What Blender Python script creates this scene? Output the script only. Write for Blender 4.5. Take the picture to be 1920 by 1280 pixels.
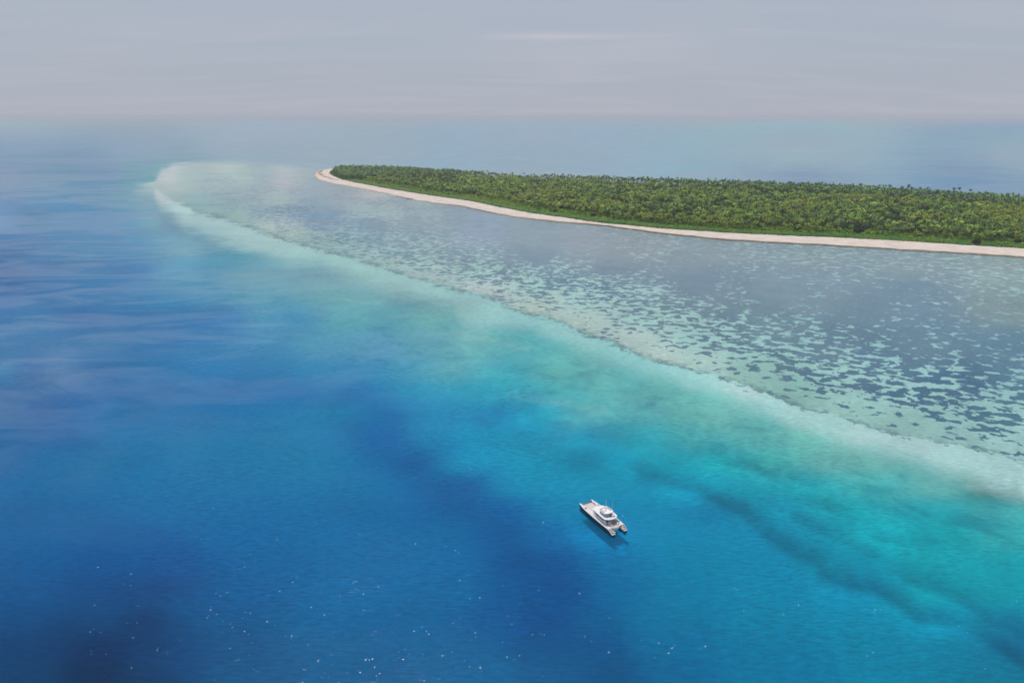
import bpy, math, random
import numpy as np
from mathutils import Vector

# ------------------------------------------------------------------ camera, sky, sun, exposure
for o in list(bpy.data.objects):
    bpy.data.objects.remove(o)
scene = bpy.context.scene
COL = scene.collection
H = 165.0                       # drone height above the water, metres
F = 1280.0                      # focal length in pixels of the 1920 wide photograph (24 mm on 36 mm)
PITCH = math.atan((640 - 217) / F)
camd = bpy.data.cameras.new('drone_camera')
camd.lens = 24.0
camd.sensor_width = 36.0
camd.clip_start = 1.0
camd.clip_end = 200000.0
cam = bpy.data.objects.new('drone_camera', camd)
COL.objects.link(cam)
cam.location = (0, 0, H)
cam.rotation_euler = (math.pi / 2 - PITCH, 0, 0)
scene.camera = cam

SUN_EL, SUN_AZ = math.radians(62), math.radians(-20)      # azimuth from +Y, towards +X
world = bpy.data.worlds.new('World')
scene.world = world
world.use_nodes = True
wt = world.node_tree
wt.nodes.clear()


class NT:
    """small helper round a node tree"""
    def __init__(s, t):
        s.t = t

    def n(s, kind, **kw):
        nd = s.t.nodes.new(kind)
        for k, v in kw.items():
            if k.startswith('i_'):
                nd.inputs[k[2:].replace('_', ' ')].default_value = v
            else:
                setattr(nd, k, v)
        return nd

    def l(s, a, b):
        s.t.links.new(a, b)
        return b

    def val(s, sock, x):
        if hasattr(x, 'is_linked') or isinstance(x, bpy.types.NodeSocket):
            s.t.links.new(x, sock)
        else:
            sock.default_value = x

    def m(s, op, a, b=None, c=None, clamp=False):
        nd = s.t.nodes.new('ShaderNodeMath')
        nd.operation = op
        nd.use_clamp = clamp
        s.val(nd.inputs[0], a)
        if b is not None:
            s.val(nd.inputs[1], b)
        if c is not None:
            s.val(nd.inputs[2], c)
        return nd.outputs[0]

    def ramp(s, x, lo, hi, a=0.0, b=1.0, smooth=True):
        nd = s.t.nodes.new('ShaderNodeMapRange')
        nd.interpolation_type = 'SMOOTHSTEP' if smooth else 'LINEAR'
        s.val(nd.inputs['Value'], x)
        s.val(nd.inputs['From Min'], lo)
        s.val(nd.inputs['From Max'], hi)
        s.val(nd.inputs['To Min'], a)
        s.val(nd.inputs['To Max'], b)
        return nd.outputs[0]

    def mix(s, f, a, b, blend='MIX'):
        nd = s.t.nodes.new('ShaderNodeMix')
        nd.data_type = 'RGBA'
        nd.blend_type = blend
        s.val(nd.inputs['Factor'], f)
        for i, v in ((6, a), (7, b)):
            if isinstance(v, (tuple, list)) and len(v) == 3:
                v = (*v, 1)
            s.val(nd.inputs[i], v)
        return nd.outputs[2]

    def noise(s, vec, scale, detail=2.0, rough=0.5, dist=0.0, dim='3D'):
        nd = s.t.nodes.new('ShaderNodeTexNoise')
        nd.noise_dimensions = dim
        nd.inputs['Scale'].default_value = scale
        nd.inputs['Detail'].default_value = detail
        nd.inputs['Roughness'].default_value = rough
        nd.inputs['Distortion'].default_value = dist
        s.val(nd.inputs['Vector'], vec)
        return nd.outputs['Fac']

    def mapping(s, vec, loc=(0, 0, 0), rot=(0, 0, 0), scale=(1, 1, 1)):
        nd = s.t.nodes.new('ShaderNodeMapping')
        nd.inputs['Location'].default_value = loc
        nd.inputs['Rotation'].default_value = rot
        nd.inputs['Scale'].default_value = scale
        s.val(nd.inputs['Vector'], vec)
        return nd.outputs[0]

    def attr(s, name, out='Fac'):
        nd = s.t.nodes.new('ShaderNodeAttribute')
        nd.attribute_name = name
        return nd.outputs[out]


w = NT(wt)
sky = w.n('ShaderNodeTexSky', sky_type='NISHITA', sun_disc=False, sun_elevation=SUN_EL, sun_rotation=SUN_AZ,
          altitude=0.0, air_density=1.0, dust_density=4.0, ozone_density=1.5)
tc = w.n('ShaderNodeTexCoord')
sep = w.n('ShaderNodeSeparateXYZ')
w.l(tc.outputs['Generated'], sep.inputs[0])
zz = w.m('MAXIMUM', sep.outputs['Z'], 0.0)
# thin high veil of cloud: dense towards the horizon where one looks through more of it
veil = w.ramp(zz, 0.10, 0.75, 0.97, 0.35, smooth=False)
den = w.m('ADD', zz, 0.10)
cx = w.m('DIVIDE', sep.outputs['X'], den)
cy = w.m('DIVIDE', sep.outputs['Y'], den)
cmb = w.n('ShaderNodeCombineXYZ')
w.l(cx, cmb.inputs[0]); w.l(cy, cmb.inputs[1])
cl1 = w.noise(w.mapping(cmb.outputs[0], loc=(3.1, 1.7, 0), rot=(0, 0, 0.25), scale=(0.55, 1.5, 1)), 1.0, 6.0, 0.55, 0.6)
cl2 = w.noise(w.mapping(cmb.outputs[0], loc=(7.3, 4.2, 0), rot=(0, 0, -0.1), scale=(0.35, 2.2, 1)), 1.3, 7.0, 0.6, 0.3)
wisp = w.ramp(cl1, 0.42, 0.72)
wisp2 = w.ramp(cl2, 0.50, 0.78)
# one brighter flat streak of cirrus low over the island
azm = w.m('DIVIDE', sep.outputs['X'], sep.outputs['Y'])
elv = w.m('DIVIDE', sep.outputs['Z'], sep.outputs['Y'])


def streak(az0, wa, el0, we, amp, sc=9.0):
    a = w.m('DIVIDE', w.m('SUBTRACT', azm, az0), wa)
    warp = w.m('MULTIPLY', w.m('SUBTRACT', w.noise(w.mapping(tc.outputs['Generated'], scale=(1, 1, 7)), sc, 5.0, 0.6), 0.5), we * 3.0)
    e = w.m('DIVIDE', w.m('ADD', w.m('SUBTRACT', elv, el0), warp), we)
    r2 = w.m('ADD', w.m('MULTIPLY', a, a), w.m('MULTIPLY', e, e))
    g = w.m('EXPONENT', w.m('MULTIPLY', r2, -1.0))
    return w.m('MULTIPLY', g, amp)


st = w.m('ADD', streak(0.065, 0.10, 0.1005, 0.0040, 0.75), streak(0.13, 0.22, 0.080, 0.020, 0.40, 5.0))
st = w.m('ADD', st, streak(0.755, 0.05, 0.128, 0.003, 0.5))
st = w.m('ADD', st, streak(0.315, 0.025, 0.1095, 0.0016, 0.3))
st = w.m('ADD', st, streak(-0.62, 0.20, 0.084, 0.012, 0.22, 5.0))
front = w.m('GREATER_THAN', sep.outputs['Y'], 0.0)
st = w.m('MULTIPLY', st, front)
lift = w.m('ADD', w.m('MULTIPLY', wisp, 0.30), w.m('MULTIPLY', wisp2, 0.20))
lift = w.m('ADD', lift, st, clamp=True)
# veil colours are radiances x10 because the background strength is 0.1
VEIL_LO, VEIL_HI, WISP = (4.06, 4.55, 5.35), (4.05, 4.65, 5.65), (5.2, 5.25, 5.95)
vcol = w.mix(w.ramp(zz, 0.0, 0.25, 0, 1), VEIL_LO, VEIL_HI)
vcol = w.mix(w.ramp(zz, 0.0, 0.085, 0.55, 0.0), vcol, (4.45, 4.6, 5.25))
vcol = w.mix(lift, vcol, WISP)
skyc = w.mix(veil, sky.outputs[0], vcol)
bg = w.n('ShaderNodeBackground')
bg.inputs['Strength'].default_value = 0.1
w.l(skyc, bg.inputs['Color'])
wo = w.n('ShaderNodeOutputWorld')
w.l(bg.outputs[0], wo.inputs['Surface'])

sund = bpy.data.lights.new('sun', 'SUN')
sund.energy = 3.0
sund.angle = math.radians(0.53)
sund.color = (1.0, 0.955, 0.89)
sun = bpy.data.objects.new('sun', sund)
COL.objects.link(sun)
sdir = Vector((math.sin(SUN_AZ) * math.cos(SUN_EL), math.cos(SUN_AZ) * math.cos(SUN_EL), math.sin(SUN_EL)))
sun.rotation_euler = (-sdir).to_track_quat('-Z', 'Y').to_euler()
sun.location = (0, 0, 400)

scene.view_settings.view_transform = 'Standard'
scene.view_settings.look = 'None'
scene.view_settings.exposure = 0.0
scene.view_settings.gamma = 1.0
scene.view_settings.use_curve_mapping = False
scene.render.engine = 'CYCLES'
scene.cycles.max_bounces = 8
scene.cycles.transparent_max_bounces = 12
scene.cycles.volume_bounces = 0
scene.cycles.sample_clamp_indirect = 4.0
scene.cycles.sample_clamp_direct = 4.0


# ------------------------------------------------------------------ ground survey helpers
cp, sp_ = math.cos(PITCH), math.sin(PITCH)


def at(px, py, z=0.0):
    """where the sight line through a point of the photograph meets the level z"""
    u, v = (px - 960) / F, (640 - py) / F
    d = np.array([u, cp + v * sp_, -sp_ + v * cp])
    t = (z - H) / d[2]
    return d[0] * t, d[1] * t


def proj(x, y, z):
    yy = y * cp - (z - H) * sp_
    vv = y * sp_ + (z - H) * cp
    yy = np.where(yy < 1.0, 1.0, yy)
    return 960 + F * x / yy, 640 - F * vv / yy


def seg_dist(px, py, pts, closed=False):
    """distance to a polyline; also the sign of the side (positive = left of the direction of travel)"""
    pts = np.asarray(pts, float)
    a = pts
    b = np.roll(pts, -1, axis=0)
    if not closed:
        a, b = a[:-1], b[:-1]
    best = np.full(px.shape, 1e18)
    sgn = np.zeros(px.shape)
    for (ax, ay), (bx, by) in zip(a, b):
        dx, dy = bx - ax, by - ay
        L2 = dx * dx + dy * dy + 1e-12
        t = np.clip(((px - ax) * dx + (py - ay) * dy) / L2, 0, 1)
        qx, qy = ax + t * dx - px, ay + t * dy - py
        d2 = qx * qx + qy * qy
        cr = dx * (py - ay) - dy * (px - ax)
        k = d2 < best
        best = np.where(k, d2, best)
        sgn = np.where(k, np.sign(cr), sgn)
    return np.sqrt(best), sgn


def inside(px, py, pts):
    pts = np.asarray(pts, float)
    n = len(pts)
    c = np.zeros(px.shape, bool)
    j = n - 1
    for i in range(n):
        xi, yi = pts[i]
        xj, yj = pts[j]
        k = ((yi > py) != (yj > py)) & (px < (xj - xi) * (py - yi) / (yj - yi + 1e-12) + xi)
        c ^= k
        j = i
    return c


def vnoise(x, y, seed=0):
    xi, yi = np.floor(x).astype(np.int64), np.floor(y).astype(np.int64)
    fx, fy = x - xi, y - yi
    fx, fy = fx * fx * (3 - 2 * fx), fy * fy * (3 - 2 * fy)

    def h(a, b):
        n = (a * 374761393 + b * 668265263 + seed * 974711) & 0xffffffff
        n = ((n ^ (n >> 13)) * 1274126177) & 0xffffffff
        n = n ^ (n >> 16)
        return (n & 0xffff) / 65535.0
    return (h(xi, yi) * (1 - fx) + h(xi + 1, yi) * fx) * (1 - fy) + (h(xi, yi + 1) * (1 - fx) + h(xi + 1, yi + 1) * fx) * fy


def fbm(x, y, octs=4, seed=0):
    s, a, t = 0, 1.0, 0
    for k in range(octs):
        s = s + a * vnoise(x * 2 ** k, y * 2 ** k, seed + k * 17)
        t += a
        a *= 0.5
    return s / t


def sstep(x, a, b):
    t = np.clip((x - a) / (b - a), 0, 1)
    return t * t * (3 - 2 * t)


def mesh_from(name, verts, faces, mats, attrs=None, fmat=None, smooth=False, parent=None, link=True):
    """verts (n,3), faces (m,3) or (m,4) numpy arrays; attrs name -> (n,) or (n,3) arrays on points"""
    me = bpy.data.meshes.new(name)
    verts = np.asarray(verts, np.float32)
    faces = np.asarray(faces, np.int32)
    k = faces.shape[1]
    me.vertices.add(len(verts))
    me.vertices.foreach_set('co', verts.ravel())
    me.loops.add(faces.size)
    me.loops.foreach_set('vertex_index', faces.ravel())
    me.polygons.add(len(faces))
    me.polygons.foreach_set('loop_start', np.arange(0, faces.size, k, dtype=np.int32))
    me.polygons.foreach_set('loop_total', np.full(len(faces), k, np.int32))
    if not isinstance(mats, (list, tuple)):
        mats = [mats]
    for m in mats:
        me.materials.append(m)
    if fmat is not None:
        me.polygons.foreach_set('material_index', np.asarray(fmat, np.int32))
    me.update(calc_edges=True)
    me.polygons.foreach_set('use_smooth', np.full(len(faces), bool(smooth)))
    for an, av in (attrs or {}).items():
        av = np.asarray(av, np.float32)
        if av.ndim == 1:
            a = me.attributes.new(an, 'FLOAT', 'POINT')
            a.data.foreach_set('value', av)
        else:
            a = me.attributes.new(an, 'FLOAT_COLOR', 'POINT')
            q = np.ones((len(av), 4), np.float32)
            q[:, :3] = av
            a.data.foreach_set('color', q.ravel())
    if not link:
        return me
    o = bpy.data.objects.new(name, me)
    COL.objects.link(o)
    if parent is not None:
        o.parent = parent
    return o


def tag(o, label=None, cat=None, group=None, kind=None):
    if label: o['label'] = label
    if cat: o['category'] = cat
    if group: o['group'] = group
    if kind: o['kind'] = kind
    return o


def new_mat(name):
    m = bpy.data.materials.new(name)
    m.use_nodes = True
    m.node_tree.nodes.clear()
    return m, NT(m.node_tree)


def finish(nt, shader):
    out = nt.n('ShaderNodeOutputMaterial')
    nt.l(shader, out.inputs['Surface'])


# ------------------------------------------------------------------ shore and reef outlines (surveyed at water level)
SHORE_NEAR = [(2330, 528), (2100, 502), (1920, 482), (1800, 474), (1700, 468), (1600, 462), (1500, 456), (1440, 453.5), (1360, 449), (1240, 437),
              (1120, 421), (1040, 415), (960, 405.5), (910, 396), (880, 389.5), (860, 385), (810, 380), (780, 375), (735, 365), (700, 357.5), (660, 350),
              (625, 344), (597, 337), (590, 330), (591, 323.5), (600, 319), (612, 317), (632, 315.5)]
SHORE_BACK = [(660, 317.5), (700, 318.7), (760, 322.2), (800, 325.2), (900, 333.2), (1000, 338.2), (1100, 342.2), (1200, 346.2), (1300, 349.2), (1400, 352.2),
              (1500, 356.2), (1600, 361.2), (1700, 367.2), (1800, 374.2), (1920, 382.2), (2100, 393.2), (2330, 406.2)]
VEG_EDGE = [(2330, 508), (2100, 483), (1920, 466), (1840, 461), (1760, 456), (1680, 451), (1560, 445), (1440, 440), (1360, 436), (1240, 428), (1120, 416),
            (1060, 408), (1000, 400), (935, 388), (885, 377.5), (840, 371), (810, 367), (770, 360.5), (735, 355), (700, 348.5), (660, 341), (640, 336),
            (626, 330), (619, 325), (624, 320), (636, 316.8)]
shore = [at(*p) for p in SHORE_NEAR] + [at(*p) for p in SHORE_BACK]
_ix = at(660, 320.0), at(800, 328.5)
veg = [at(x, y, 1.8) for x, y in VEG_EDGE] + [at(x, y + 0.7, 1.8) for x, y in SHORE_BACK]
RUBBLE = [(296, 352), (310, 368), (340, 385), (365, 396), (415, 410), (452, 422), (490, 435), (540, 452), (590, 467), (640, 480), (700, 496), (782, 525), (848, 542),
          (930, 561), (962, 582), (1028, 597), (1093, 624), (1175, 655), (1211, 673), (1257, 684), (1320, 702), (1398, 725), (1464, 745), (1513, 769),
          (1562, 780), (1628, 801), (1693, 820), (1775, 833), (1857, 850), (1990, 890), (2300, 990)]
RIM_BACK = [(296, 352), (292, 335), (303, 318), (325, 308), (370, 304), (440, 305), (520, 310), (570, 316), (640, 318)]
reef_w = np.array([at(*p, -1.3) for p in RUBBLE[::-1]] + [at(*p, -1.3) for p in RIM_BACK[1:]])
reef_poly_px = RUBBLE[::-1] + RIM_BACK[1:] + [(800, 322), (1100, 334), (1400, 346), (1700, 358), (1920, 371), (2400, 395), (2400, 1010)]


def seabed_depth(x, y):
    d, _ = seg_dist(x, y, reef_w)
    sx, sy = proj(x, y, np.full(x.shape, -1.3))
    ins = inside(sx, sy, reef_poly_px) & (y > 50)
    z = np.where(ins, -1.35, -1.35 - 6.2 * (1 - np.exp(-d / 290.0)))
    return z, ins


# ------------------------------------------------------------------ polar grid that reaches the horizon
def polar(full_deg, dep_step, rmax, az_step):
    dep = np.concatenate([[89.99], np.arange(86, 46, -2.0), np.arange(46, 1.0, -dep_step), np.arange(1.0, 0.2, -dep_step)])
    r = H / np.tan(np.radians(dep))
    r = r[r < rmax]
    r = np.concatenate([r, [rmax]])
    az = np.concatenate([np.arange(-180, -full_deg, 6.0), np.arange(-full_deg, full_deg, az_step), np.arange(full_deg, 180, 6.0)])
    R, A = np.meshgrid(r, np.radians(az), indexing='ij')
    X, Y = (R * np.sin(A)).ravel(), (R * np.cos(A)).ravel()
    nr, na = len(r), len(az)
    i = np.arange(nr - 1)[:, None]
    j = np.arange(na)[None, :]
    j2 = (j + 1) % na
    faces = np.stack([i * na + j, i * na + j2, (i + 1) * na + j2, (i + 1) * na + j], -1).reshape(-1, 4)
    return X, Y, faces


def idw(sx, sy, pts, vals, soft=18.0, aniso=1.7, power=2.0):
    pts = np.asarray(pts, float); vals = np.asarray(vals, float)
    if vals.ndim == 1: vals = vals[:, None]
    num = np.zeros((len(sx), vals.shape[1])); den = np.zeros(len(sx))
    for (cx_, cy_), v in zip(pts, vals):
        # the photograph foreshortens the far water: keep the same metres per step
        d2 = ((sx - cx_) / aniso) ** 2 + (sy - cy_) ** 2 + soft ** 2
        wgt = d2 ** -power
        num += wgt[:, None] * v; den += wgt
    return num / den[:, None]


# water colours: photo point, colour fitted there, far sky reflection painted in
SEAWARD = [
    (345,1190,0.0,0.0805,0.2573), (365,1140,0.0,0.1131,0.3273), (335,1235,0.0,0.0767,0.2483), (235,1130,0.0,0.0726,0.2389), (120,1190,0.0,0.0492,0.1618), (820,845,0.0,0.2036,0.4631),
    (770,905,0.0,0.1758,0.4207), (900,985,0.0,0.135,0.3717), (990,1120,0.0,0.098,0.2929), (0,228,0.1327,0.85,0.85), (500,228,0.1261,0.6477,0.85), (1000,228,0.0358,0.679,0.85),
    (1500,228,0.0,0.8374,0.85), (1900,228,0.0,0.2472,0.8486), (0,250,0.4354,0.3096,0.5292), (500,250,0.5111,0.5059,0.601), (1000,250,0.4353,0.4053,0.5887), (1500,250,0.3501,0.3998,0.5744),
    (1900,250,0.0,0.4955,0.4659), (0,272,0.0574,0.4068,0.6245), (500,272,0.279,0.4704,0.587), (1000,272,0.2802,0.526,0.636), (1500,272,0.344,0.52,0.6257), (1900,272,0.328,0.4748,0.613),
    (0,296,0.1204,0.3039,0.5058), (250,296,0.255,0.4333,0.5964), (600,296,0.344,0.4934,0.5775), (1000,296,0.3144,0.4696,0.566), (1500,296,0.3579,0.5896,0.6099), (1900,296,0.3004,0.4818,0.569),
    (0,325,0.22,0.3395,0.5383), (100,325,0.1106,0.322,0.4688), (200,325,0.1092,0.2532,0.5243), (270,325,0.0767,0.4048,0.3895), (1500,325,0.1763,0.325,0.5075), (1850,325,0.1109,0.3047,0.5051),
    (0,365,0.1607,0.3065,0.5023), (100,365,0.0796,0.3284,0.5255), (180,365,0.0563,0.2944,0.499), (250,365,0.0658,0.358,0.432), (0,410,0.1526,0.4063,0.7064), (50,410,0.0,0.1619,0.371),
    (110,410,0.0508,0.3117,0.5165), (160,410,0.0,0.2029,0.5072), (230,410,0.0,0.2272,0.5061), (290,410,0.3542,0.6799,0.6914), (330,410,0.0,0.0,0.1319), (0,460,0.0,0.1508,0.4088),
    (80,460,0.0781,0.2519,0.4779), (170,460,0.0844,0.2877,0.4984), (260,460,0.064,0.2925,0.5153), (340,460,0.2196,0.4972,0.5878), (420,460,0.0,0.228,0.337), (0,515,0.0,0.1207,0.3562),
    (100,515,0.0,0.1634,0.4196), (190,515,0.0123,0.2102,0.426), (260,515,0.0,0.1416,0.4707), (320,515,0.1464,0.4687,0.6032), (400,515,0.0358,0.2883,0.4996), (460,515,0.1431,0.386,0.428),
    (550,515,0.134,0.3456,0.4458), (620,515,0.1769,0.381,0.4265), (0,555,0.0,0.1329,0.3981), (100,555,0.0,0.161,0.3987), (200,555,0.0441,0.2328,0.471), (300,555,0.004,0.2379,0.4594),
    (400,555,0.0606,0.3009,0.4644), (500,555,0.0964,0.3821,0.4815), (600,555,0.159,0.4102,0.4274), (700,555,0.2126,0.482,0.4964), (780,555,0.0,0.0791,0.1743), (0,595,0.0072,0.1841,0.4587),
    (60,595,0.0506,0.2503,0.4665), (150,595,0.0,0.1333,0.3881), (250,595,0.0,0.1639,0.411), (350,595,0.0,0.1631,0.4184), (430,595,0.0,0.1756,0.4872), (500,595,0.1002,0.4264,0.5702),
    (560,595,0.0048,0.2302,0.5007), (640,595,0.1359,0.4834,0.4958), (720,595,0.0653,0.3187,0.4073), (800,595,0.1813,0.5001,0.4735), (0,645,0.0399,0.2137,0.4291), (100,645,0.0505,0.2208,0.4652),
    (200,645,0.0464,0.2166,0.4286), (300,645,0.0145,0.1802,0.4162), (400,645,0.0216,0.2292,0.4774), (500,645,0.0306,0.2625,0.4863), (600,645,0.0833,0.3405,0.4904), (700,645,0.1096,0.3734,0.5699),
    (800,645,0.1135,0.3865,0.4846), (880,645,0.1793,0.4831,0.4843), (960,645,0.0749,0.375,0.4091), (0,695,0.0256,0.2776,0.4759), (60,695,0.0168,0.0921,0.3575), (100,695,0.1565,0.3268,0.495),
    (180,695,0.0,0.1358,0.3636), (280,695,0.0,0.1861,0.4334), (380,695,0.0155,0.2434,0.5318), (500,695,0.0166,0.2024,0.432), (600,695,0.0101,0.2535,0.4804), (700,695,0.0244,0.2803,0.5173),
    (780,695,0.0737,0.4128,0.5693), (850,695,0.1261,0.4239,0.4561), (950,695,0.032,0.3988,0.4851), (1050,695,0.1535,0.5326,0.4721), (1120,695,0.1134,0.3763,0.3991), (0,735,0.028,0.1575,0.3914),
    (100,735,0.0298,0.1578,0.3977), (200,735,0.0,0.1432,0.3922), (300,735,0.0,0.1305,0.3642), (420,735,0.0,0.1369,0.3692), (550,735,0.0,0.1483,0.4153), (680,735,0.0,0.1514,0.4305),
    (780,735,0.0,0.3455,0.5772), (870,735,0.0024,0.3882,0.5481), (960,735,0.0233,0.4597,0.5944), (1060,735,0.0753,0.4221,0.4432), (1160,735,0.1289,0.4877,0.4746), (1240,735,0.1168,0.3904,0.3834),
    (0,775,0.018,0.1437,0.3383), (100,775,0.0377,0.134,0.3519), (160,775,0.0,0.172,0.4577), (230,775,0.0,0.1593,0.3702), (350,775,0.0176,0.1913,0.433), (430,775,0.002,0.1873,0.4249),
    (500,775,0.0,0.1922,0.4391), (560,775,0.0,0.1995,0.397), (670,775,0.0,0.2739,0.4865), (720,775,0.0,0.097,0.395), (800,775,0.0,0.2565,0.4441), (870,775,0.0,0.2857,0.5401),
    (950,775,0.0,0.0822,0.3122), (1000,775,0.0,0.5709,0.777), (1100,775,0.1092,0.503,0.5061), (1200,775,0.0848,0.4072,0.4387), (1300,775,0.1453,0.5193,0.4701), (1370,775,0.1956,0.5393,0.5034),
    (20,820,0.0,0.1315,0.3571), (120,820,0.0,0.1251,0.3605), (250,820,0.0,0.1896,0.4202), (400,820,0.0,0.2072,0.4355), (550,820,0.0,0.2039,0.4182), (640,820,0.0,0.2148,0.4534),
    (720,820,0.0,0.1265,0.5099), (800,820,0.0,0.2961,0.5244), (900,820,0.0,0.3455,0.5386), (1000,820,0.0,0.3027,0.4887), (1100,820,0.0,0.303,0.5064), (1200,820,0.0076,0.424,0.5167),
    (1300,820,0.0479,0.3642,0.4113), (1400,820,0.1008,0.4279,0.43), (1480,820,0.1501,0.4758,0.4518), (20,865,0.008,0.1405,0.3729), (100,865,0.0,0.1736,0.3928), (200,865,0.0,0.1705,0.375),
    (350,865,0.0,0.1968,0.4172), (500,865,0.0,0.2135,0.4458), (600,865,0.0,0.2161,0.413), (720,865,0.0,0.1889,0.4554), (790,865,0.0,0.0158,0.2802), (860,865,0.0,0.4668,0.6903),
    (1000,865,0.0,0.353,0.5475), (1100,865,0.0,0.1409,0.2604), (1160,865,0.0,0.4146,0.609), (1250,865,0.0,0.3532,0.4541), (1350,865,0.0,0.5303,0.5893), (1450,865,0.0587,0.5054,0.4751),
    (1550,865,0.1556,0.435,0.4143), (1650,865,0.1335,0.3938,0.3758), (100,910,0.0,0.1581,0.3869), (300,910,0.0,0.1875,0.4289), (500,910,0.0,0.1961,0.4315), (700,910,0.0,0.1933,0.41),
    (800,910,0.0,0.1201,0.3811), (880,910,0.0,0.1018,0.4178), (960,910,0.0,0.3398,0.5292), (1080,910,0.0,0.3147,0.5028), (1200,910,0.0,0.2512,0.4201), (1300,910,0.0,0.5973,0.85),
    (1400,910,0.0,0.4349,0.5513), (1520,910,0.0,0.4937,0.5654), (1640,910,0.0689,0.4906,0.485), (1760,910,0.1404,0.4368,0.4199), (1880,910,0.0,0.037,0.0), (100,955,0.0,0.1331,0.3478),
    (300,955,0.0,0.1731,0.4213), (500,955,0.0,0.171,0.4167), (700,955,0.0,0.1501,0.3669), (850,955,0.0,0.1167,0.329), (940,955,0.0,0.1312,0.4418), (1050,955,0.0,0.2609,0.4734),
    (1200,955,0.0,0.2508,0.4384), (1330,955,0.0,0.2009,0.401), (1450,955,0.0,0.3749,0.5584), (1600,955,0.0,0.4212,0.4926), (1750,955,0.0,0.3681,0.432), (1880,955,0.0516,0.3803,0.4168),
    (60,1005,0.0,0.1258,0.3534), (250,1005,0.0,0.116,0.3436), (450,1005,0.0,0.1605,0.4135), (650,1005,0.0,0.1674,0.4102), (850,1005,0.0,0.1631,0.3766), (930,1005,0.0,0.0876,0.3311),
    (1020,1005,0.0,0.1715,0.4496), (1120,1005,0.0,0.3184,0.6677), (1250,1005,0.0,0.2521,0.4415), (1400,1005,0.0,0.2778,0.4797), (1520,1005,0.0,0.3234,0.492), (1650,1005,0.0,0.5201,0.6138),
    (1780,1005,0.0,0.3816,0.4421), (1890,1005,0.0309,0.4076,0.4318), (50,1055,0.0,0.1123,0.3263), (200,1055,0.0,0.0968,0.3088), (320,1055,0.0,0.1033,0.3384), (500,1055,0.0,0.1442,0.3809),
    (750,1055,0.0,0.1643,0.4086), (880,1055,0.0,0.1681,0.4142), (950,1055,0.0,0.0759,0.2659), (1050,1055,0.0,0.0934,0.351), (1130,1055,0.0,0.2002,0.4332), (1300,1055,0.0,0.2347,0.4069),
    (1430,1055,0.0,0.2672,0.4625), (1600,1055,0.0,0.3016,0.4488), (1750,1055,0.0,0.4221,0.5022), (1880,1055,0.0,0.3517,0.4331), (50,1110,0.0,0.1004,0.2981), (180,1110,0.0,0.0784,0.262),
    (300,1110,0.0,0.0682,0.2437), (450,1110,0.0,0.1306,0.364), (650,1110,0.0,0.1632,0.4114), (850,1110,0.0,0.1557,0.3805), (970,1110,0.0,0.1094,0.3371), (1060,1110,0.0,0.0828,0.3392),
    (1140,1110,0.0,0.1707,0.3872), (1280,1110,0.0,0.2184,0.3962), (1450,1110,0.0,0.2669,0.4582), (1600,1110,0.0,0.3437,0.5623), (1750,1110,0.0,0.4404,0.544), (1880,1110,0.0,0.3299,0.4037),
    (50,1165,0.0,0.0785,0.2462), (180,1165,0.0,0.0703,0.2133), (280,1165,0.0,0.0332,0.121), (400,1165,0.0,0.1145,0.315), (600,1165,0.0,0.1438,0.3616), (800,1165,0.0,0.1329,0.3334),
    (950,1165,0.0,0.1169,0.3477), (1030,1165,0.0,0.0635,0.2641), (1100,1165,0.0,0.1235,0.311), (1250,1165,0.0,0.1941,0.3714), (1450,1165,0.0,0.2518,0.426), (1600,1165,0.0,0.281,0.4604),
    (1780,1165,0.0,0.4329,0.6441), (1900,1165,0.0,0.252,0.408), (50,1210,0.0,0.055,0.1766), (180,1210,0.0,0.0241,0.1081), (290,1210,0.0,0.0392,0.1391), (430,1210,0.0,0.1004,0.2753),
    (620,1210,0.0,0.1231,0.3144), (850,1210,0.0,0.1289,0.3257), (1020,1210,0.0,0.0928,0.2718), (1120,1210,0.0,0.0909,0.2734), (1250,1210,0.0,0.173,0.3676), (1450,1210,0.0,0.2168,0.3984),
    (1650,1210,0.0,0.2538,0.4183), (1800,1210,0.0,0.2264,0.3764), (1900,1210,0.0,0.1735,0.3403), (50,1260,0.0,0.0544,0.1616), (180,1260,0.0,0.0246,0.0919), (280,1260,0.0,0.0457,0.1431),
    (450,1260,0.0,0.1055,0.2734), (650,1260,0.0,0.1175,0.2953), (900,1260,0.0,0.1335,0.3221), (1050,1260,0.0,0.1131,0.293), (1150,1260,0.0,0.0816,0.2315), (1250,1260,0.0,0.1525,0.3416),
    (1450,1260,0.0,0.2022,0.3855), (1700,1260,0.0,0.2465,0.4023), (1880,1260,0.0,0.2102,0.3416),]
BRIGHT = [
    (290,365,0.5667,0.6865,0.6615), (330,400,0.469,0.6974,0.6695), (380,420,0.39,0.6302,0.626), (440,440,0.3917,0.6193,0.5968), (520,462,0.3812,0.5984,0.5782), (590,478,0.3549,0.6068,0.5788),
    (660,502,0.3321,0.5846,0.5548), (730,525,0.3097,0.5508,0.5379), (800,545,0.3191,0.558,0.5482), (870,562,0.2691,0.4975,0.4874), (920,592,0.3156,0.5894,0.5827), (980,598,0.2721,0.5341,0.5293),
    (1040,618,0.2781,0.5689,0.5636), (1110,643,0.2753,0.5686,0.5524), (1180,670,0.2684,0.5918,0.5909), (1240,695,0.304,0.6167,0.6015), (1310,720,0.3487,0.6517,0.6274), (1380,745,0.4226,0.6234,0.6206),
    (1450,765,0.3809,0.6521,0.6377), (1540,795,0.3459,0.5932,0.5738), (1620,825,0.393,0.6081,0.5984), (1700,845,0.3687,0.5721,0.5783), (1780,870,0.389,0.6222,0.6162), (1870,875,0.3816,0.6058,0.5977),
    (1860,900,0.4127,0.6756,0.6826),]
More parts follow.
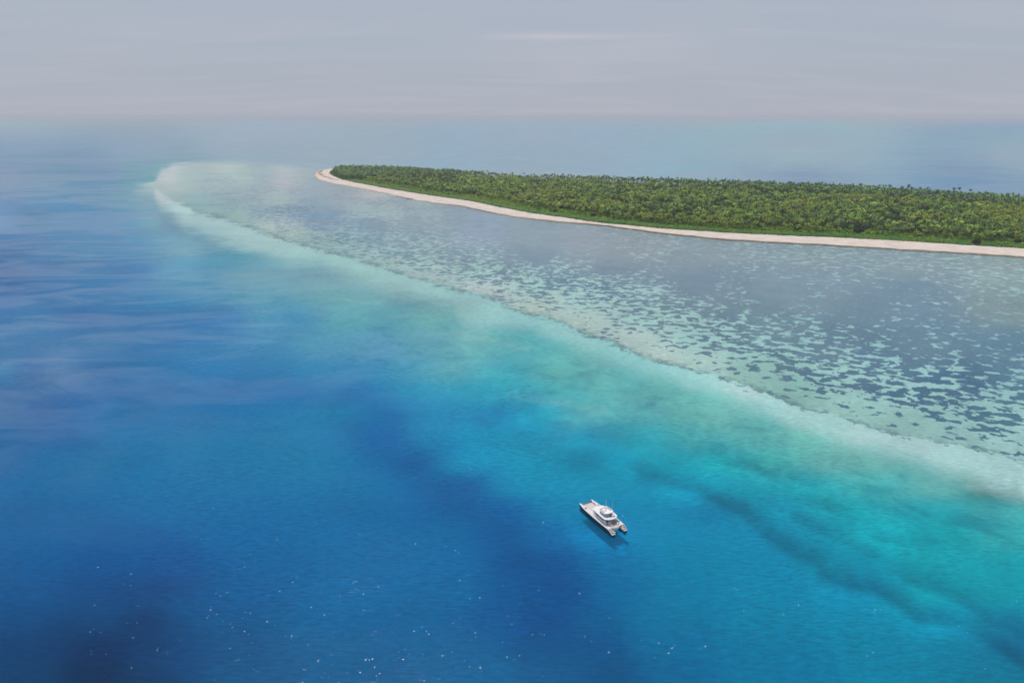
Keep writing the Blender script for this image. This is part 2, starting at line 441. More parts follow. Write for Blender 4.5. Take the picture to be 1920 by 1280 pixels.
SHELF = [
    (310,330,0.677,0.7209,0.7234), (330,312,0.85,0.85,0.85), (350,325,0.2783,0.5634,0.5065), (400,325,0.3692,0.5027,0.5619), (440,322,0.4405,0.6673,0.586), (420,312,0.7525,0.85,0.7173),
    (500,325,0.3018,0.4948,0.5724), (540,318,0.7896,0.85,0.7291), (560,328,0.3544,0.4922,0.5244), (600,345,0.3255,0.429,0.4942), (350,350,0.4334,0.5529,0.4935), (430,345,0.4239,0.5405,0.515),
    (500,355,0.364,0.4898,0.4863), (530,340,0.559,0.4877,0.5549), (520,372,0.382,0.5203,0.4958), (420,375,0.2361,0.4066,0.4484), (360,375,0.1886,0.4566,0.4737), (450,405,0.3094,0.51,0.4654),
    (520,430,0.4686,0.5957,0.532), (600,440,0.3153,0.4686,0.4436), (600,380,0.2404,0.3706,0.4277), (640,360,0.3512,0.3918,0.436), (700,365,0.4891,0.4913,0.4944), (760,385,0.3401,0.4197,0.4199),
    (700,392,0.3047,0.4712,0.462), (780,395,0.2984,0.4586,0.4567), (850,400,0.298,0.4166,0.4481), (640,470,0.3419,0.5371,0.5251), (700,480,0.3794,0.5421,0.5115), (700,450,0.2834,0.4565,0.5038),
    (800,520,0.3911,0.5203,0.4937), (900,545,0.4931,0.571,0.5564), (1000,580,0.4581,0.5703,0.5059), (1100,600,0.4184,0.5442,0.4985), (1180,630,0.4098,0.5315,0.5059), (1250,670,0.4604,0.6056,0.5606),
    (1320,690,0.4023,0.6087,0.5575), (800,490,0.3659,0.5803,0.5378), (900,510,0.3358,0.5558,0.5146), (1000,540,0.3563,0.5817,0.544), (1100,570,0.3554,0.5776,0.5464), (1200,600,0.3161,0.5528,0.5101),
    (1300,640,0.2999,0.5258,0.4998), (1400,640,0.3131,0.5631,0.537), (1400,700,0.2698,0.4801,0.4385), (1480,730,0.2345,0.4514,0.4063), (1550,700,0.3018,0.538,0.5067), (1600,780,0.3039,0.5512,0.5058),
    (1700,740,0.3196,0.5537,0.5358), (1700,800,0.2568,0.4624,0.4335), (1800,790,0.2888,0.5129,0.4954), (1800,830,0.2786,0.4929,0.4776), (1890,820,0.3386,0.5785,0.568), (1900,700,0.2694,0.5032,0.5172),
    (1700,660,0.2668,0.5004,0.5134), (1500,610,0.289,0.5145,0.5135), (1300,500,0.2921,0.4351,0.4941), (1500,480,0.3319,0.5174,0.5215), (1700,500,0.3409,0.5173,0.5202), (1850,500,0.3678,0.5579,0.5459),
    (1900,600,0.2629,0.4387,0.4997), (1200,450,0.3519,0.4828,0.4924), (1000,430,0.2695,0.3645,0.4326),]
GRASS = [
    (480,370,0.226,0.3682,0.4478), (560,395,0.1634,0.2889,0.4038), (620,420,0.1794,0.3087,0.4276), (620,360,0.2904,0.401,0.4536), (700,380,0.2753,0.3366,0.4045), (800,410,0.2816,0.359,0.4205),
    (760,440,0.2143,0.3106,0.3665), (900,430,0.2635,0.353,0.4411), (1000,440,0.2511,0.337,0.375), (1100,450,0.2837,0.342,0.3832), (1200,460,0.2553,0.3044,0.3264), (1350,470,0.2327,0.3069,0.3302),
    (1500,470,0.225,0.3074,0.3375), (1700,490,0.2181,0.3134,0.3416), (1900,510,0.2671,0.3718,0.3769), (650,450,0.1525,0.2926,0.345), (750,480,0.1527,0.2789,0.3335), (850,510,0.1587,0.2618,0.3245),
    (950,530,0.1469,0.235,0.2917), (1050,550,0.1365,0.2424,0.3215), (1150,560,0.1157,0.2079,0.2841), (1000,490,0.1826,0.2746,0.3469), (1200,520,0.1759,0.2598,0.3215), (1350,530,0.165,0.2497,0.313),
    (1500,540,0.1978,0.3014,0.3684), (1700,560,0.1431,0.2436,0.3228), (1900,570,0.2017,0.3021,0.3086), (1250,600,0.1303,0.2163,0.2666), (1350,640,0.116,0.1991,0.2593), (1450,620,0.1489,0.2503,0.306),
    (1450,680,0.0952,0.1847,0.2489), (1550,650,0.1224,0.2162,0.2889), (1550,720,0.0791,0.1634,0.2399), (1650,680,0.0931,0.1811,0.2592), (1750,640,0.1225,0.2261,0.3063), (1700,740,0.0641,0.1532,0.2376),
    (1800,720,0.0594,0.1459,0.2357), (1850,780,0.0667,0.175,0.249), (1900,660,0.1026,0.2198,0.3092), (1910,800,0.0711,0.1957,0.2637),]
COVER = [
    (300,330,0), (330,312,0), (420,312,0), (420,345,0.3), (520,318,0.05), (560,330,0.2), (530,340,0.05), (600,345,0.35), (520,372,0.05), (500,355,0.4),
    (460,330,0.15), (560,352,0.35), (590,360,0.3), (360,375,0.0), (400,375,0.3), (430,372,0.45), (450,385,0.55), (450,405,0.1), (380,395,0), (480,395,0.75),
    (520,392,0.75), (560,400,0.8), (620,400,0.85), (600,375,0.6), (640,365,0.4), (700,380,0.8), (660,375,0.4), (700,366,0.05), (760,385,0.75), (780,375,0.1),
    (690,392,0.15), (740,395,0.15), (800,398,0.45), (780,410,0.9), (600,420,0.9), (700,420,0.96), (850,400,0.9), (900,420,1), (1000,440,1), (1100,440,1),
    (1100,430,0.9), (1150,445,0.9), (1250,460,0.85), (1300,470,0.9), (1220,475,0.85), (1400,470,0.84), (1500,480,0.8), (1550,470,0.8), (1650,490,0.86), (1750,500,0.85),
    (1850,500,0.8), (1900,515,0.85), (1900,495,0.8), (1500,510,0.95), (1700,530,0.97), (1300,500,0.97), (1000,470,1), (1150,490,1), (1300,530,1), (1450,550,1),
    (1600,580,0.98), (1750,580,0.93), (1900,600,0.93), (1900,640,0.9), (1800,650,0.9), (1700,640,0.93), (500,430,0.05), (540,420,0.5), (560,440,0.15), (600,440,0.5),
    (640,440,0.65), (700,450,0.68), (640,462,0.35), (700,475,0.45), (760,470,0.68), (850,480,0.78), (800,500,0.5), (900,520,0.5), (950,500,0.8), (950,550,0.3),
    (860,530,0.3), (1000,530,0.55), (1050,520,0.75), (1050,560,0.35), (1100,550,0.5), (1150,545,0.7), (1150,580,0.35), (1100,595,0.12), (1180,600,0.3), (1200,570,0.6),
    (1250,570,0.72), (1250,600,0.5), (1250,635,0.25), (1320,600,0.65), (1380,580,0.85), (1320,650,0.4), (1200,640,0.05), (1300,680,0.06), (1400,640,0.6), (1400,680,0.4),
    (1480,620,0.8), (1480,660,0.62), (1480,700,0.5), (1400,710,0.08), (1480,730,0.1), (1560,660,0.75), (1560,700,0.6), (1560,730,0.4), (1550,755,0.08), (1640,650,0.85),
    (1650,700,0.68), (1680,735,0.55), (1650,765,0.25), (1620,785,0.05), (1750,690,0.82), (1780,730,0.68), (1750,770,0.45), (1720,800,0.1), (1850,700,0.82), (1870,750,0.65),
    (1850,790,0.45), (1800,820,0.12), (1900,820,0.3), (1880,845,0.12), (1700,825,0), (1000,600,0), (900,555,0.0), (850,540,0.05), (780,520,0.08), (700,492,0.1),
    (1050,600,0.02), (1250,675,0.02),]
MOTTLE = [
    (300,700,0.12), (100,1000,0.12), (500,1000,0.12), (800,900,0.12), (1000,1000,0.12), (700,650,0.55), (900,650,0.65), (1000,700,0.8), (1150,700,0.8), (1250,760,0.9),
    (1100,780,0.8), (1200,880,0.3), (1350,830,0.95), (1500,880,0.85), (1650,900,1.0), (1600,950,0.6), (1750,950,1.1), (1850,980,1.1), (1700,1030,0.3), (1850,1060,0.6),
    (1850,1120,0.15), (1500,950,0.25), (1400,950,0.1), (1200,1050,0.12), (1500,1200,0), (1800,1220,0), (500,550,0.55), (300,450,0.2), (100,500,0.15), (950,600,0.45),
    (1400,760,0.5), (1700,850,0.3), (1850,880,0.2), (600,250,0.0), (1500,250,0), (200,300,0.0),]
CALM = [
    (700,420,0.6), (1000,440,0.75), (1300,470,0.75), (1700,500,0.7), (1900,600,0.5), (1500,600,0.5), (1200,620,0.4), (900,560,0.4), (600,480,0.3), (400,350,0.3),
    (300,600,0.0), (800,700,0.0), (1200,900,0), (1700,1000,0), (500,1000,0), (600,250,0.1), (1500,250,0.1), (1000,300,0.2),]
SLICKS = [
    (100,450,0.7), (300,500,0.6), (100,560,0.9), (300,600,0.9), (500,620,0.9), (100,650,1.1), (300,660,1.1), (500,680,1.1), (100,720,1.3), (300,720,1.1),
    (450,745,1.0), (600,700,1.0), (700,720,0.7), (60,790,1.1), (160,770,1.0), (60,855,0.9), (150,850,0.6), (300,800,0.4), (500,780,0.3), (650,760,0.3),
    (800,700,0.7), (800,760,0.3), (900,745,0.7), (1000,740,0.7), (1100,780,0.6), (1000,650,0.6), (800,620,0.6), (600,560,0.5), (1200,780,0.5), (1300,800,0.4),
    (60,900,0.0), (250,880,0.0), (450,850,0), (700,800,0), (900,830,0), (1100,860,0), (1300,880,0), (1500,900,0), (1300,720,0.3), (1600,700,0.2),
    (1400,500,0.3), (1000,450,0.3), (500,1000,0), (1000,1000,0), (1500,1100,0), (100,1200,0), (300,250,1), (1000,250,0.8), (1700,250,0.9), (1000,290,0.7),
    (1600,300,0.8), (200,330,0.7),]
RIDGES = [([(1205, 888), (1260, 905), (1310, 918), (1345, 938), (1385, 955), (1420, 985), (1460, 1018), (1495, 1040), (1540, 1055), (1545, 1078), (1600, 1100), (1640, 1105), (1690, 1130), (1720, 1158), (1770, 1162), (1810, 1172), (1860, 1200), (1930, 1250)], 12.6, 0.49500000000000005), ([(1240, 870), (1320, 900), (1380, 930), (1440, 950)], 14.4, 0.198), ([(1490, 970), (1540, 995), (1580, 1012), (1630, 1040)], 9.0, 0.27), ([(1700, 1085), (1760, 1100), (1810, 1130), (1860, 1170), (1920, 1190)], 14.4, 0.405), ([(1440, 925), (1560, 950)], 9.0, 0.18000000000000002), ([(1640, 1010), (1750, 1020)], 7.2, 0.225), ([(640, 790), (720, 850), (800, 900), (880, 950), (960, 1000), (1010, 1060), (1060, 1110)], 30, 0.198), ([(960, 690), (1100, 720), (1250, 770), (1350, 800)], 10.8, 0.108), ([(1000, 780), (1090, 800), (1180, 830)], 14.4, 0.225), ([(900, 830), (1050, 850)], 10.8, 0.09000000000000001), ([(1310, 850), (1420, 880), (1530, 905)], 9.0, 0.18000000000000002)]
SANDBANDS = [([(850, 625), (930, 640), (990, 655)], 6, 0.35), ([(960, 740), (1050, 755), (1130, 770)], 8, 0.3)]
LOWER = [(285, 345), (300, 375), (345, 412), (400, 442), (457, 462), (510, 478), (540, 486), (602, 484), (640, 500), (690, 520), (720, 540), (792, 556), (850, 566), (862, 590), (880, 606), (905, 612), (979, 606), (1028, 624), (1093, 650), (1159, 672), (1208, 690), (1320, 722), (1431, 755), (1484, 790), (1562, 825), (1660, 846), (1726, 862), (1850, 905), (1990, 960), (2300, 1100)]
SAND_BAND = (0.33, 0.52, 0.50)
RUBBLE_COL = (0.22, 0.36, 0.33)
RUBBLE_EDGE = (0.12, 0.24, 0.25)
WAVE = 0.5
SLICK_GAIN = 0.85
RIP_LO, RIP_HI = 1.04, 0.64


X, Y, FQ = polar(44, 0.16, 57000.0, 0.16)


def world_px(x, y, z):
    sx, sy = proj(x, y, z)
    behind = y * cp - (z - H) * sp_ < 20.0
    sx = np.where(behind, 960.0, np.clip(sx, -700, 2700))
    sy = np.where(behind, 1900.0, np.clip(sy, 200, 1900))
    return sx, sy


Zb, ins = seabed_depth(X, Y)
SX, SY = world_px(X, Y, Zb)
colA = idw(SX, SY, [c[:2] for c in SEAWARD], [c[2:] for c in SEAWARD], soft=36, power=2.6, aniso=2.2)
colS = idw(SX, SY, [c[:2] for c in BRIGHT], [c[2:] for c in BRIGHT], soft=14)
low = np.interp(SX, [c[0] for c in LOWER], [c[1] for c in LOWER]) - SY
low = np.minimum(low, np.minimum((SX - 283.0) * 0.8, SY - 352.0 + (SX - 285.0) * 0.3))
low = np.where((SY < 340) | (SY < np.interp(SX, [c[0] for c in RUBBLE], [c[1] for c in RUBBLE]) - 12), -60.0, low)
colB = idw(SX, SY, [c[:2] for c in SHELF], [c[2:] for c in SHELF], soft=20)
colG = idw(SX, SY, [c[:2] for c in GRASS], [c[2:] for c in GRASS], soft=14)
cov = idw(SX, SY, [c[:2] for c in COVER], [c[2] for c in COVER], soft=7, power=2.2)[:, 0]
mot = idw(SX, SY, [c[:2] for c in MOTTLE], [c[2] for c in MOTTLE], soft=20)[:, 0]
dr, _s = seg_dist(SX, SY, RUBBLE[::-1] + RIM_BACK[1:])
insx = inside(SX, SY, reef_poly_px) & (Y > 50)
sdr = np.where(insx, dr, -dr)            # positive on the shelf
# dark weed covered ridges that wander through the turquoise slope
dk = np.zeros(len(X))
for pts, wid, amp in RIDGES:
    d_, s_ = seg_dist(SX, SY, pts)
    up = -s_ * np.sign(pts[-1][0] - pts[0][0])
    ww = np.where(up > 0, wid * 2.3, wid)
    dk = np.maximum(dk, amp * np.exp(-(d_ / ww) ** 2))
br = np.zeros(len(X))
for pts, wid, amp in SANDBANDS:
    d_, s_ = seg_dist(SX, SY, pts)
    br = np.maximum(br, amp * np.exp(-(d_ / wid) ** 2))

# ---- seabed material
msea, s = new_mat('seabed_sand_and_seagrass')
geo = s.n('ShaderNodeNewGeometry')
P = geo.outputs['Position']
aA, aB, aG = s.attr('deep_colour', 'Color'), s.attr('shelf_colour', 'Color'), s.attr('grass_colour', 'Color')
aC, aM, aS, aD, aR = s.attr('grass_cover'), s.attr('mottle'), s.attr('reef_side'), s.attr('ridge'), s.attr('sand_band')
n_big = s.noise(P, 0.011, 4.0, 0.55, 0.8)
n_mid = s.noise(P, 0.045, 4.0, 0.6, 0.6)
n_fin = s.noise(P, 0.20, 3.0, 0.6)
# seaward side
mo = s.m('ADD', s.m('MULTIPLY', s.m('SUBTRACT', n_big, 0.5), 1.1), s.m('MULTIPLY', s.m('SUBTRACT', n_mid, 0.5), 1.3))
mo = s.m('MULTIPLY', mo, aM)
deep = s.mix(s.ramp(mo, 0.0, 0.30, 0, 0.85), aA, s.mix(1.0, aA, (0.35, 0.66, 0.74), 'MULTIPLY'))
deep = s.mix(s.ramp(mo, -0.22, 0.0, 0.5, 0), deep, s.mix(1.0, aA, (1.5, 1.35, 1.2), 'MULTIPLY'))
ridge = s.m('MULTIPLY', aD, s.ramp(s.m('ADD', s.m('MULTIPLY', n_mid, 0.6), s.m('MULTIPLY', n_big, 0.6)), 0.35, 0.8, 0.55, 1.15), clamp=True)
deep = s.mix(s.m('MULTIPLY', ridge, 1.35, clamp=True), deep, (0.0, 0.045, 0.11))
band = s.m('MULTIPLY', aR, s.ramp(s.m('ADD', s.m('MULTIPLY', n_mid, 0.5), s.m('MULTIPLY', n_big, 0.5)), 0.32, 0.6, 1.1, 0.45), clamp=True)
deep = s.mix(band, deep, SAND_BAND)
# the clean sand apron just outside the reef edge; its outer margin is ragged and soft
lowd = s.m('ADD', s.attr('bright_side'), s.m('ADD', s.m('MULTIPLY', s.m('SUBTRACT', n_mid, 0.5), 34.0), s.m('MULTIPLY', s.m('SUBTRACT', n_big, 0.5), 40.0)))
apron = s.ramp(lowd, -34.0, 12.0)
deep = s.mix(apron, deep, s.mix(s.ramp(n_mid, 0.5, 0.8, 0, 0.35), s.attr('bright_colour', 'Color'), (0.25, 0.44, 0.42)))
# shelf: sand, rubble zone, seagrass patches
grain = s.m('ADD', s.m('MULTIPLY', s.m('SUBTRACT', n_mid, 0.5), 0.5), s.m('MULTIPLY', s.m('SUBTRACT', n_fin, 0.5), 0.5))
rub = s.m('MULTIPLY', s.ramp(aS, 2.0, 34.0, 1.0, 0.0), s.ramp(s.noise(P, 0.22, 5.0, 0.65, 0.5), 0.40, 0.60))
shelf = s.mix(s.m('MULTIPLY', rub, 0.5), aB, RUBBLE_COL)
shelf = s.mix(s.m('MULTIPLY', s.ramp(s.m('ADD', aS, s.m('MULTIPLY', s.m('SUBTRACT', n_fin, 0.5), 22.0)), 0.5, 9.0, 1.0, 0.0), s.attr('rubble')), shelf, RUBBLE_EDGE)
g1 = s.noise(s.mapping(P, scale=(0.85, 1.0, 1.0)), 0.165, 3.0, 0.52, 0.5)
warp_ = s.n('ShaderNodeVectorMath', operation='ADD')
nv = s.n('ShaderNodeTexNoise'); nv.inputs['Scale'].default_value = 0.2; nv.inputs['Detail'].default_value = 2.0
s.l(P, nv.inputs['Vector'])
sc_ = s.n('ShaderNodeVectorMath', operation='SCALE'); sc_.inputs['Scale'].default_value = 7.0
s.l(nv.outputs['Color'], sc_.inputs[0])
s.l(s.mapping(P, scale=(0.72, 1.0, 1.0)), warp_.inputs[0]); s.l(sc_.outputs[0], warp_.inputs[1])
vo = s.n('ShaderNodeTexVoronoi'); vo.feature = 'SMOOTH_F1'; vo.inputs['Scale'].default_value = 0.135
vo.inputs['Smoothness'].default_value = 0.25; vo.inputs['Randomness'].default_value = 1.0
s.l(warp_.outputs[0], vo.inputs['Vector'])
gn = s.m('ADD', 0.476, s.m('ADD', s.m('MULTIPLY', s.m('SUBTRACT', g1, 0.5), 0.62), s.m('MULTIPLY', s.m('SUBTRACT', vo.outputs['Distance'], 0.42), 0.30)))
gmask = s.ramp(s.m('SUBTRACT', aC, gn), -0.008, 0.012)
gcol = s.mix(s.ramp(s.noise(P, 0.05, 4.0, 0.7), 0.35, 0.7, 0, 0.35), aG, (0.10, 0.20, 0.25), 'MIX')
shelf = s.mix(gmask, shelf, gcol)
edge = s.ramp(s.m('ADD', s.m('ADD', aS, s.m('MULTIPLY', s.m('SUBTRACT', n_big, 0.5), 14.0)), s.m('MULTIPLY', s.m('ADD', s.m('SUBTRACT', n_mid, 0.5), s.m('MULTIPLY', s.m('SUBTRACT', n_fin, 0.5), 1.3)), 30.0)), -2.0, 2.0)
allc = s.mix(edge, deep, shelf)
allc = s.mix(s.ramp(n_fin, 0.25, 0.75, 0.12, 0.0), allc, (0.0, 0.03, 0.06))
df = s.n('ShaderNodeBsdfDiffuse')
s.l(allc, df.inputs['Color'])
finish(s, df.outputs[0])

q_ = np.clip(cov, 0.02, 0.985)
gt = 0.5 + 0.046 * np.log(q_ / (1 - q_)) * 0.95
gt = np.where(cov < 0.04, 0.0, np.where(cov > 0.985, 1.0, gt))
seabed = mesh_from('seabed', np.stack([X, Y, Zb], 1), FQ, msea,
                   dict(deep_colour=colA, shelf_colour=colB, grass_colour=colG, grass_cover=gt, mottle=mot, reef_side=sdr, ridge=dk, sand_band=br, bright_colour=colS, bright_side=low, rubble=np.interp(SX, [330, 400], [0.15, 0.85]) * (SY > np.interp(SX, [296, 640], [345, 400]))), smooth=True)
tag(seabed, 'pale sand and seagrass bottom seen through the clear water', kind='structure')

# ---- sea surface
mw, s = new_mat('sea_water')
geo = s.n('ShaderNodeNewGeometry')
P = geo.outputs['Position']
slk = s.attr('slick')
calm = s.attr('calm')
cw1 = s.noise(s.mapping(P, rot=(0, 0, -0.6), scale=(0.40, 1.0, 1.0)), 0.020, 6.0, 0.62, 1.0)
cw2 = s.noise(s.mapping(P, rot=(0, 0, -0.35), scale=(0.45, 1.0, 1.0)), 0.0040, 5.0, 0.60, 0.8)
sl = s.m('ADD', s.m('MULTIPLY', cw1, 0.45), s.m('MULTIPLY', cw2, 0.55))
slm = s.m('MULTIPLY', s.ramp(sl, 0.455, 0.555), slk, clamp=True)
r1 = s.noise(s.mapping(P, rot=(0, 0, 0.35), scale=(0.30, 1.0, 1.0)), 0.75, 3.0, 0.6, 0.4)
r2 = s.noise(s.mapping(P, rot=(0, 0, -0.3), scale=(0.45, 1.0, 1.0)), 1.7, 2.0, 0.6, 0.3)
hgt = s.m('ADD', s.m('MULTIPLY', r1, 1.0), s.m('MULTIPLY', r2, 0.30))
gust = s.ramp(s.noise(P, 0.012, 3.0, 0.6), 0.3, 0.7, 0.55, 1.15)
bst = s.m('MULTIPLY', s.m('SUBTRACT', 1.0, s.m('MULTIPLY', s.m('MAXIMUM', slm, calm), 0.93)), gust)
bp = s.n('ShaderNodeBump')
bp.inputs['Distance'].default_value = 0.55
s.l(s.m('MULTIPLY', bst, WAVE), bp.inputs['Strength'])
s.l(hgt, bp.inputs['Height'])
fr = s.n('ShaderNodeFresnel')
fr.inputs['IOR'].default_value = 1.333
s.l(bp.outputs[0], fr.inputs['Normal'])
k = s.m('ADD', 0.34, s.m('MULTIPLY', slm, SLICK_GAIN))
fac = s.m('MULTIPLY', fr.outputs[0], k)
fac = s.m('MINIMUM', fac, s.m('ADD', 0.27, s.m('MULTIPLY', slm, 0.25)))
gl = s.n('ShaderNodeBsdfGlossy')
gl.inputs['Roughness'].default_value = 0.045
s.l(bp.outputs[0], gl.inputs['Normal'])
tr = s.n('ShaderNodeBsdfTransparent')
# dark sides of ripples, painted by wave height into the transparent tint
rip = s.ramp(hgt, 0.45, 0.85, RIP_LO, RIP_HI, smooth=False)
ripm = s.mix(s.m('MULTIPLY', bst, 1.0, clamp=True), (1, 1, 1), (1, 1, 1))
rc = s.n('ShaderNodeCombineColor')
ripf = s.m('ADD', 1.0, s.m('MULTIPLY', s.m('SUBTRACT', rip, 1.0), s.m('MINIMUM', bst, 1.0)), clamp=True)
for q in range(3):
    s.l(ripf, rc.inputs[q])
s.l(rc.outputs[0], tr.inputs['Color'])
# light scattered back by the water, far sky reflection painted into its colour: the deeper the water, the less of the bottom shows
wb = s.n('ShaderNodeBsdfDiffuse')
s.l(s.attr('water_colour', 'Color'), wb.inputs['Color'])
bp2 = s.n('ShaderNodeBump')
bp2.inputs['Distance'].default_value = 0.55
s.l(s.m('MULTIPLY', bst, WAVE * 1.5), bp2.inputs['Strength'])
s.l(hgt, bp2.inputs['Height'])
s.l(bp2.outputs[0], wb.inputs['Normal'])
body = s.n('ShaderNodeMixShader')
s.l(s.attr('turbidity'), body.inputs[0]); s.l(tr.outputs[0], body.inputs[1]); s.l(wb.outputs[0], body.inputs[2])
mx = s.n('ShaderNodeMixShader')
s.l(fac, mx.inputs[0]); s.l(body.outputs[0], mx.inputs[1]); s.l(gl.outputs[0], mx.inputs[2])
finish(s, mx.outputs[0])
X2, Y2, FQ2 = polar(44, 0.35, 58000.0, 0.4)
Z2 = np.zeros(len(X2))
S2x, S2y = world_px(X2, Y2, Z2)
slick = idw(S2x, S2y, [c[:2] for c in SLICKS], [c[2] for c in SLICKS], soft=25)[:, 0]
calmv = idw(S2x, S2y, [c[:2] for c in CALM], [c[2] for c in CALM], soft=15)[:, 0]
v2 = np.stack([X2, Y2, Z2], 1)
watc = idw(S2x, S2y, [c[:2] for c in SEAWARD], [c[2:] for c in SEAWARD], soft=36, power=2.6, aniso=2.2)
d2_, _ = seg_dist(X2, Y2, reef_w)
in2 = inside(*proj(X2, Y2, np.full(len(X2), -1.3)), reef_poly_px) & (Y2 > 50)
turb = np.where(in2, 0.0, 0.26 * (1 - np.exp(-np.maximum(d2_ - 15, 0) / 110.0)))
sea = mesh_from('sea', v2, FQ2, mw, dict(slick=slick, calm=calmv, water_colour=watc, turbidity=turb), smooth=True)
tag(sea, 'clear blue and turquoise sea with fine ripples and calm slicks', kind='structure')

# ------------------------------------------------------------------ the island: sand, beach rock, forest floor
veg_a = np.array(veg)
shore_a = np.array(shore)


def grid_island(step, margin):
    x0, y0 = shore_a.min(0) - margin
    x1, y1 = shore_a.max(0) + margin
    xs, ys = np.arange(x0, x1, step), np.arange(y0, y1, step)
    GX, GY = np.meshgrid(xs, ys)
    return GX, GY


def keep_cells(GX, mask):
    ny, nx = GX.shape
    idx = np.arange(ny * nx).reshape(ny, nx)
    q = np.stack([idx[:-1, :-1], idx[:-1, 1:], idx[1:, 1:], idx[1:, :-1]], -1).reshape(-1, 4)
    q = q[mask.ravel()[q].all(1)]
    used = np.unique(q)
    re = np.full(ny * nx, -1)
    re[used] = np.arange(len(used))
    return used, re[q]


def sdist(x, y, poly):
    d, _ = seg_dist(x, y, poly, closed=True)
    return np.where(inside(x, y, poly), d, -d)


GX, GY = grid_island(3.5, 20)
SD = sdist(GX, GY, shore_a)
SD = SD + (fbm(GX / 22, GY / 22, 3, 5) - 0.5) * 7.0
VD = sdist(GX, GY, veg_a)


def beach_h(sd, vd, x, y):
    h = np.where(sd < 0, sd * 0.5, 1.7 * (1 - np.exp(-np.maximum(sd, 0) / 22.0)))
    h = h + 0.5 * sstep(vd, -3, 10) + (fbm(x / 9, y / 9, 3, 9) - 0.5) * 0.35 * sstep(sd, 3, 14)
    return h


mb, s = new_mat('coral_sand_beach')
geo = s.n('ShaderNodeNewGeometry')
P = geo.outputs['Position']
bsd, bvd, brk = s.attr('shore_dist'), s.attr('veg_dist'), s.attr('rock')
nf = s.noise(P, 0.5, 4.0, 0.6)
nm = s.noise(P, 0.06, 4.0, 0.6)
c = s.mix(s.ramp(nm, 0.3, 0.7), (0.52, 0.455, 0.405), (0.63, 0.56, 0.505))
c = s.mix(s.ramp(nf, 0.35, 0.75, 0, 0.25), c, (0.42, 0.36, 0.31))
# tide lines
tl = s.m('SINE', s.m('ADD', s.m('MULTIPLY', bsd, 0.55), s.m('MULTIPLY', nm, 9.0)))
c = s.mix(s.m('MULTIPLY', s.ramp(tl, 0.55, 1.0), 0.16), c, (0.45, 0.38, 0.32))
c = s.mix(s.ramp(bsd, 0.8, 7.0, 0.55, 0.0), c, (0.36, 0.30, 0.24))
rk = s.m('MULTIPLY', brk, s.ramp(s.m('ADD', bsd, s.m('MULTIPLY', s.m('SUBTRACT', nm, 0.5), 7.0)), 1.2, 4.2, 1.0, 0.0))
rk = s.m('MULTIPLY', rk, s.ramp(nf, 0.38, 0.56, 0.55, 1.0))
c = s.mix(s.m('MULTIPLY', rk, 0.92), c, (0.075, 0.062, 0.038))
df = s.n('ShaderNodeBsdfDiffuse')
s.l(c, df.inputs['Color'])
finish(s, df.outputs[0])
m_ = (SD > -9) & (VD < 14)
used, q = keep_cells(GX, m_)
bx_, by_ = GX.ravel()[used], GY.ravel()[used]
bsd_, bvd_ = SD.ravel()[used], VD.ravel()[used]
bz = beach_h(bsd_, bvd_, bx_, by_)
rsx, rsy = proj(bx_, by_, bz)
rock = np.interp(rsx, [600, 780, 800, 900, 960, 1040, 1120, 1700, 1900], [0, 0, 0.4, 0.9, 0.6, 0.8, 1.0, 1.0, 0.9]) * (rsy > 375 - 0.0 * rsx)
beach = mesh_from('beach', np.stack([bx_, by_, bz], 1), q, mb, dict(shore_dist=bsd_, veg_dist=bvd_, rock=rock), smooth=True)
tag(beach, 'pale pink coral sand beach along the whole island shore', kind='structure')

mg, s = new_mat('forest_floor')
geo = s.n('ShaderNodeNewGeometry')
P = geo.outputs['Position']
c = s.mix(s.ramp(s.noise(P, 0.25, 4.0, 0.6), 0.3, 0.7), (0.030, 0.048, 0.015), (0.07, 0.075, 0.03))
df = s.n('ShaderNodeBsdfDiffuse'); s.l(c, df.inputs['Color'])
finish(s, df.outputs[0])
GX5, GY5 = grid_island(9.0, 20)
V5 = sdist(GX5, GY5, veg_a)
used, q = keep_cells(GX5, V5 > 5)
fx_, fy_ = GX5.ravel()[used], GY5.ravel()[used]
fl = mesh_from('forest_floor', np.stack([fx_, fy_, 2.32 + 0.3 * fbm(fx_ / 30, fy_ / 30, 2, 3)], 1), q, mg, smooth=True)
tag(fl, 'shaded forest floor under the palms', kind='structure')


# ------------------------------------------------------------------ plants
def leaf_mat(name, trans, rough=0.5):
    m, s = new_mat(name)
    geo = s.n('ShaderNodeNewGeometry')
    col = s.attr('tint', 'Color')
    col = s.mix(s.ramp(s.noise(geo.outputs['Position'], 0.35, 3.0, 0.6), 0.3, 0.7, 0.0, 0.45), col, s.mix(1.0, col, (0.55, 0.62, 0.55), 'MULTIPLY'))
    d = s.n('ShaderNodeBsdfPrincipled')
    d.inputs['Roughness'].default_value = rough
    d.inputs['Specular IOR Level'].default_value = 0.12
    s.l(col, d.inputs['Base Color'])
    t = s.n('ShaderNodeBsdfTranslucent')
    s.l(s.mix(1.0, col, (1.25, 1.35, 0.7), 'MULTIPLY'), t.inputs['Color'])
    mx = s.n('ShaderNodeMixShader')
    mx.inputs[0].default_value = trans
    s.l(d.outputs[0], mx.inputs[1]); s.l(t.outputs[0], mx.inputs[2])
    finish(s, mx.outputs[0])
    return m


m_frond = leaf_mat('palm_frond', 0.16, 0.42)
m_leaf = leaf_mat('broad_leaf', 0.30, 0.55)
m_trunk, s = new_mat('palm_trunk')
geo = s.n('ShaderNodeNewGeometry')
c = s.mix(s.ramp(s.noise(s.mapping(geo.outputs['Position'], scale=(1, 1, 4)), 1.0, 3.0, 0.6), 0.3, 0.7), (0.16, 0.13, 0.10), (0.30, 0.26, 0.22))
df = s.n('ShaderNodeBsdfDiffuse'); s.l(c, df.inputs['Color']); finish(s, df.outputs[0])

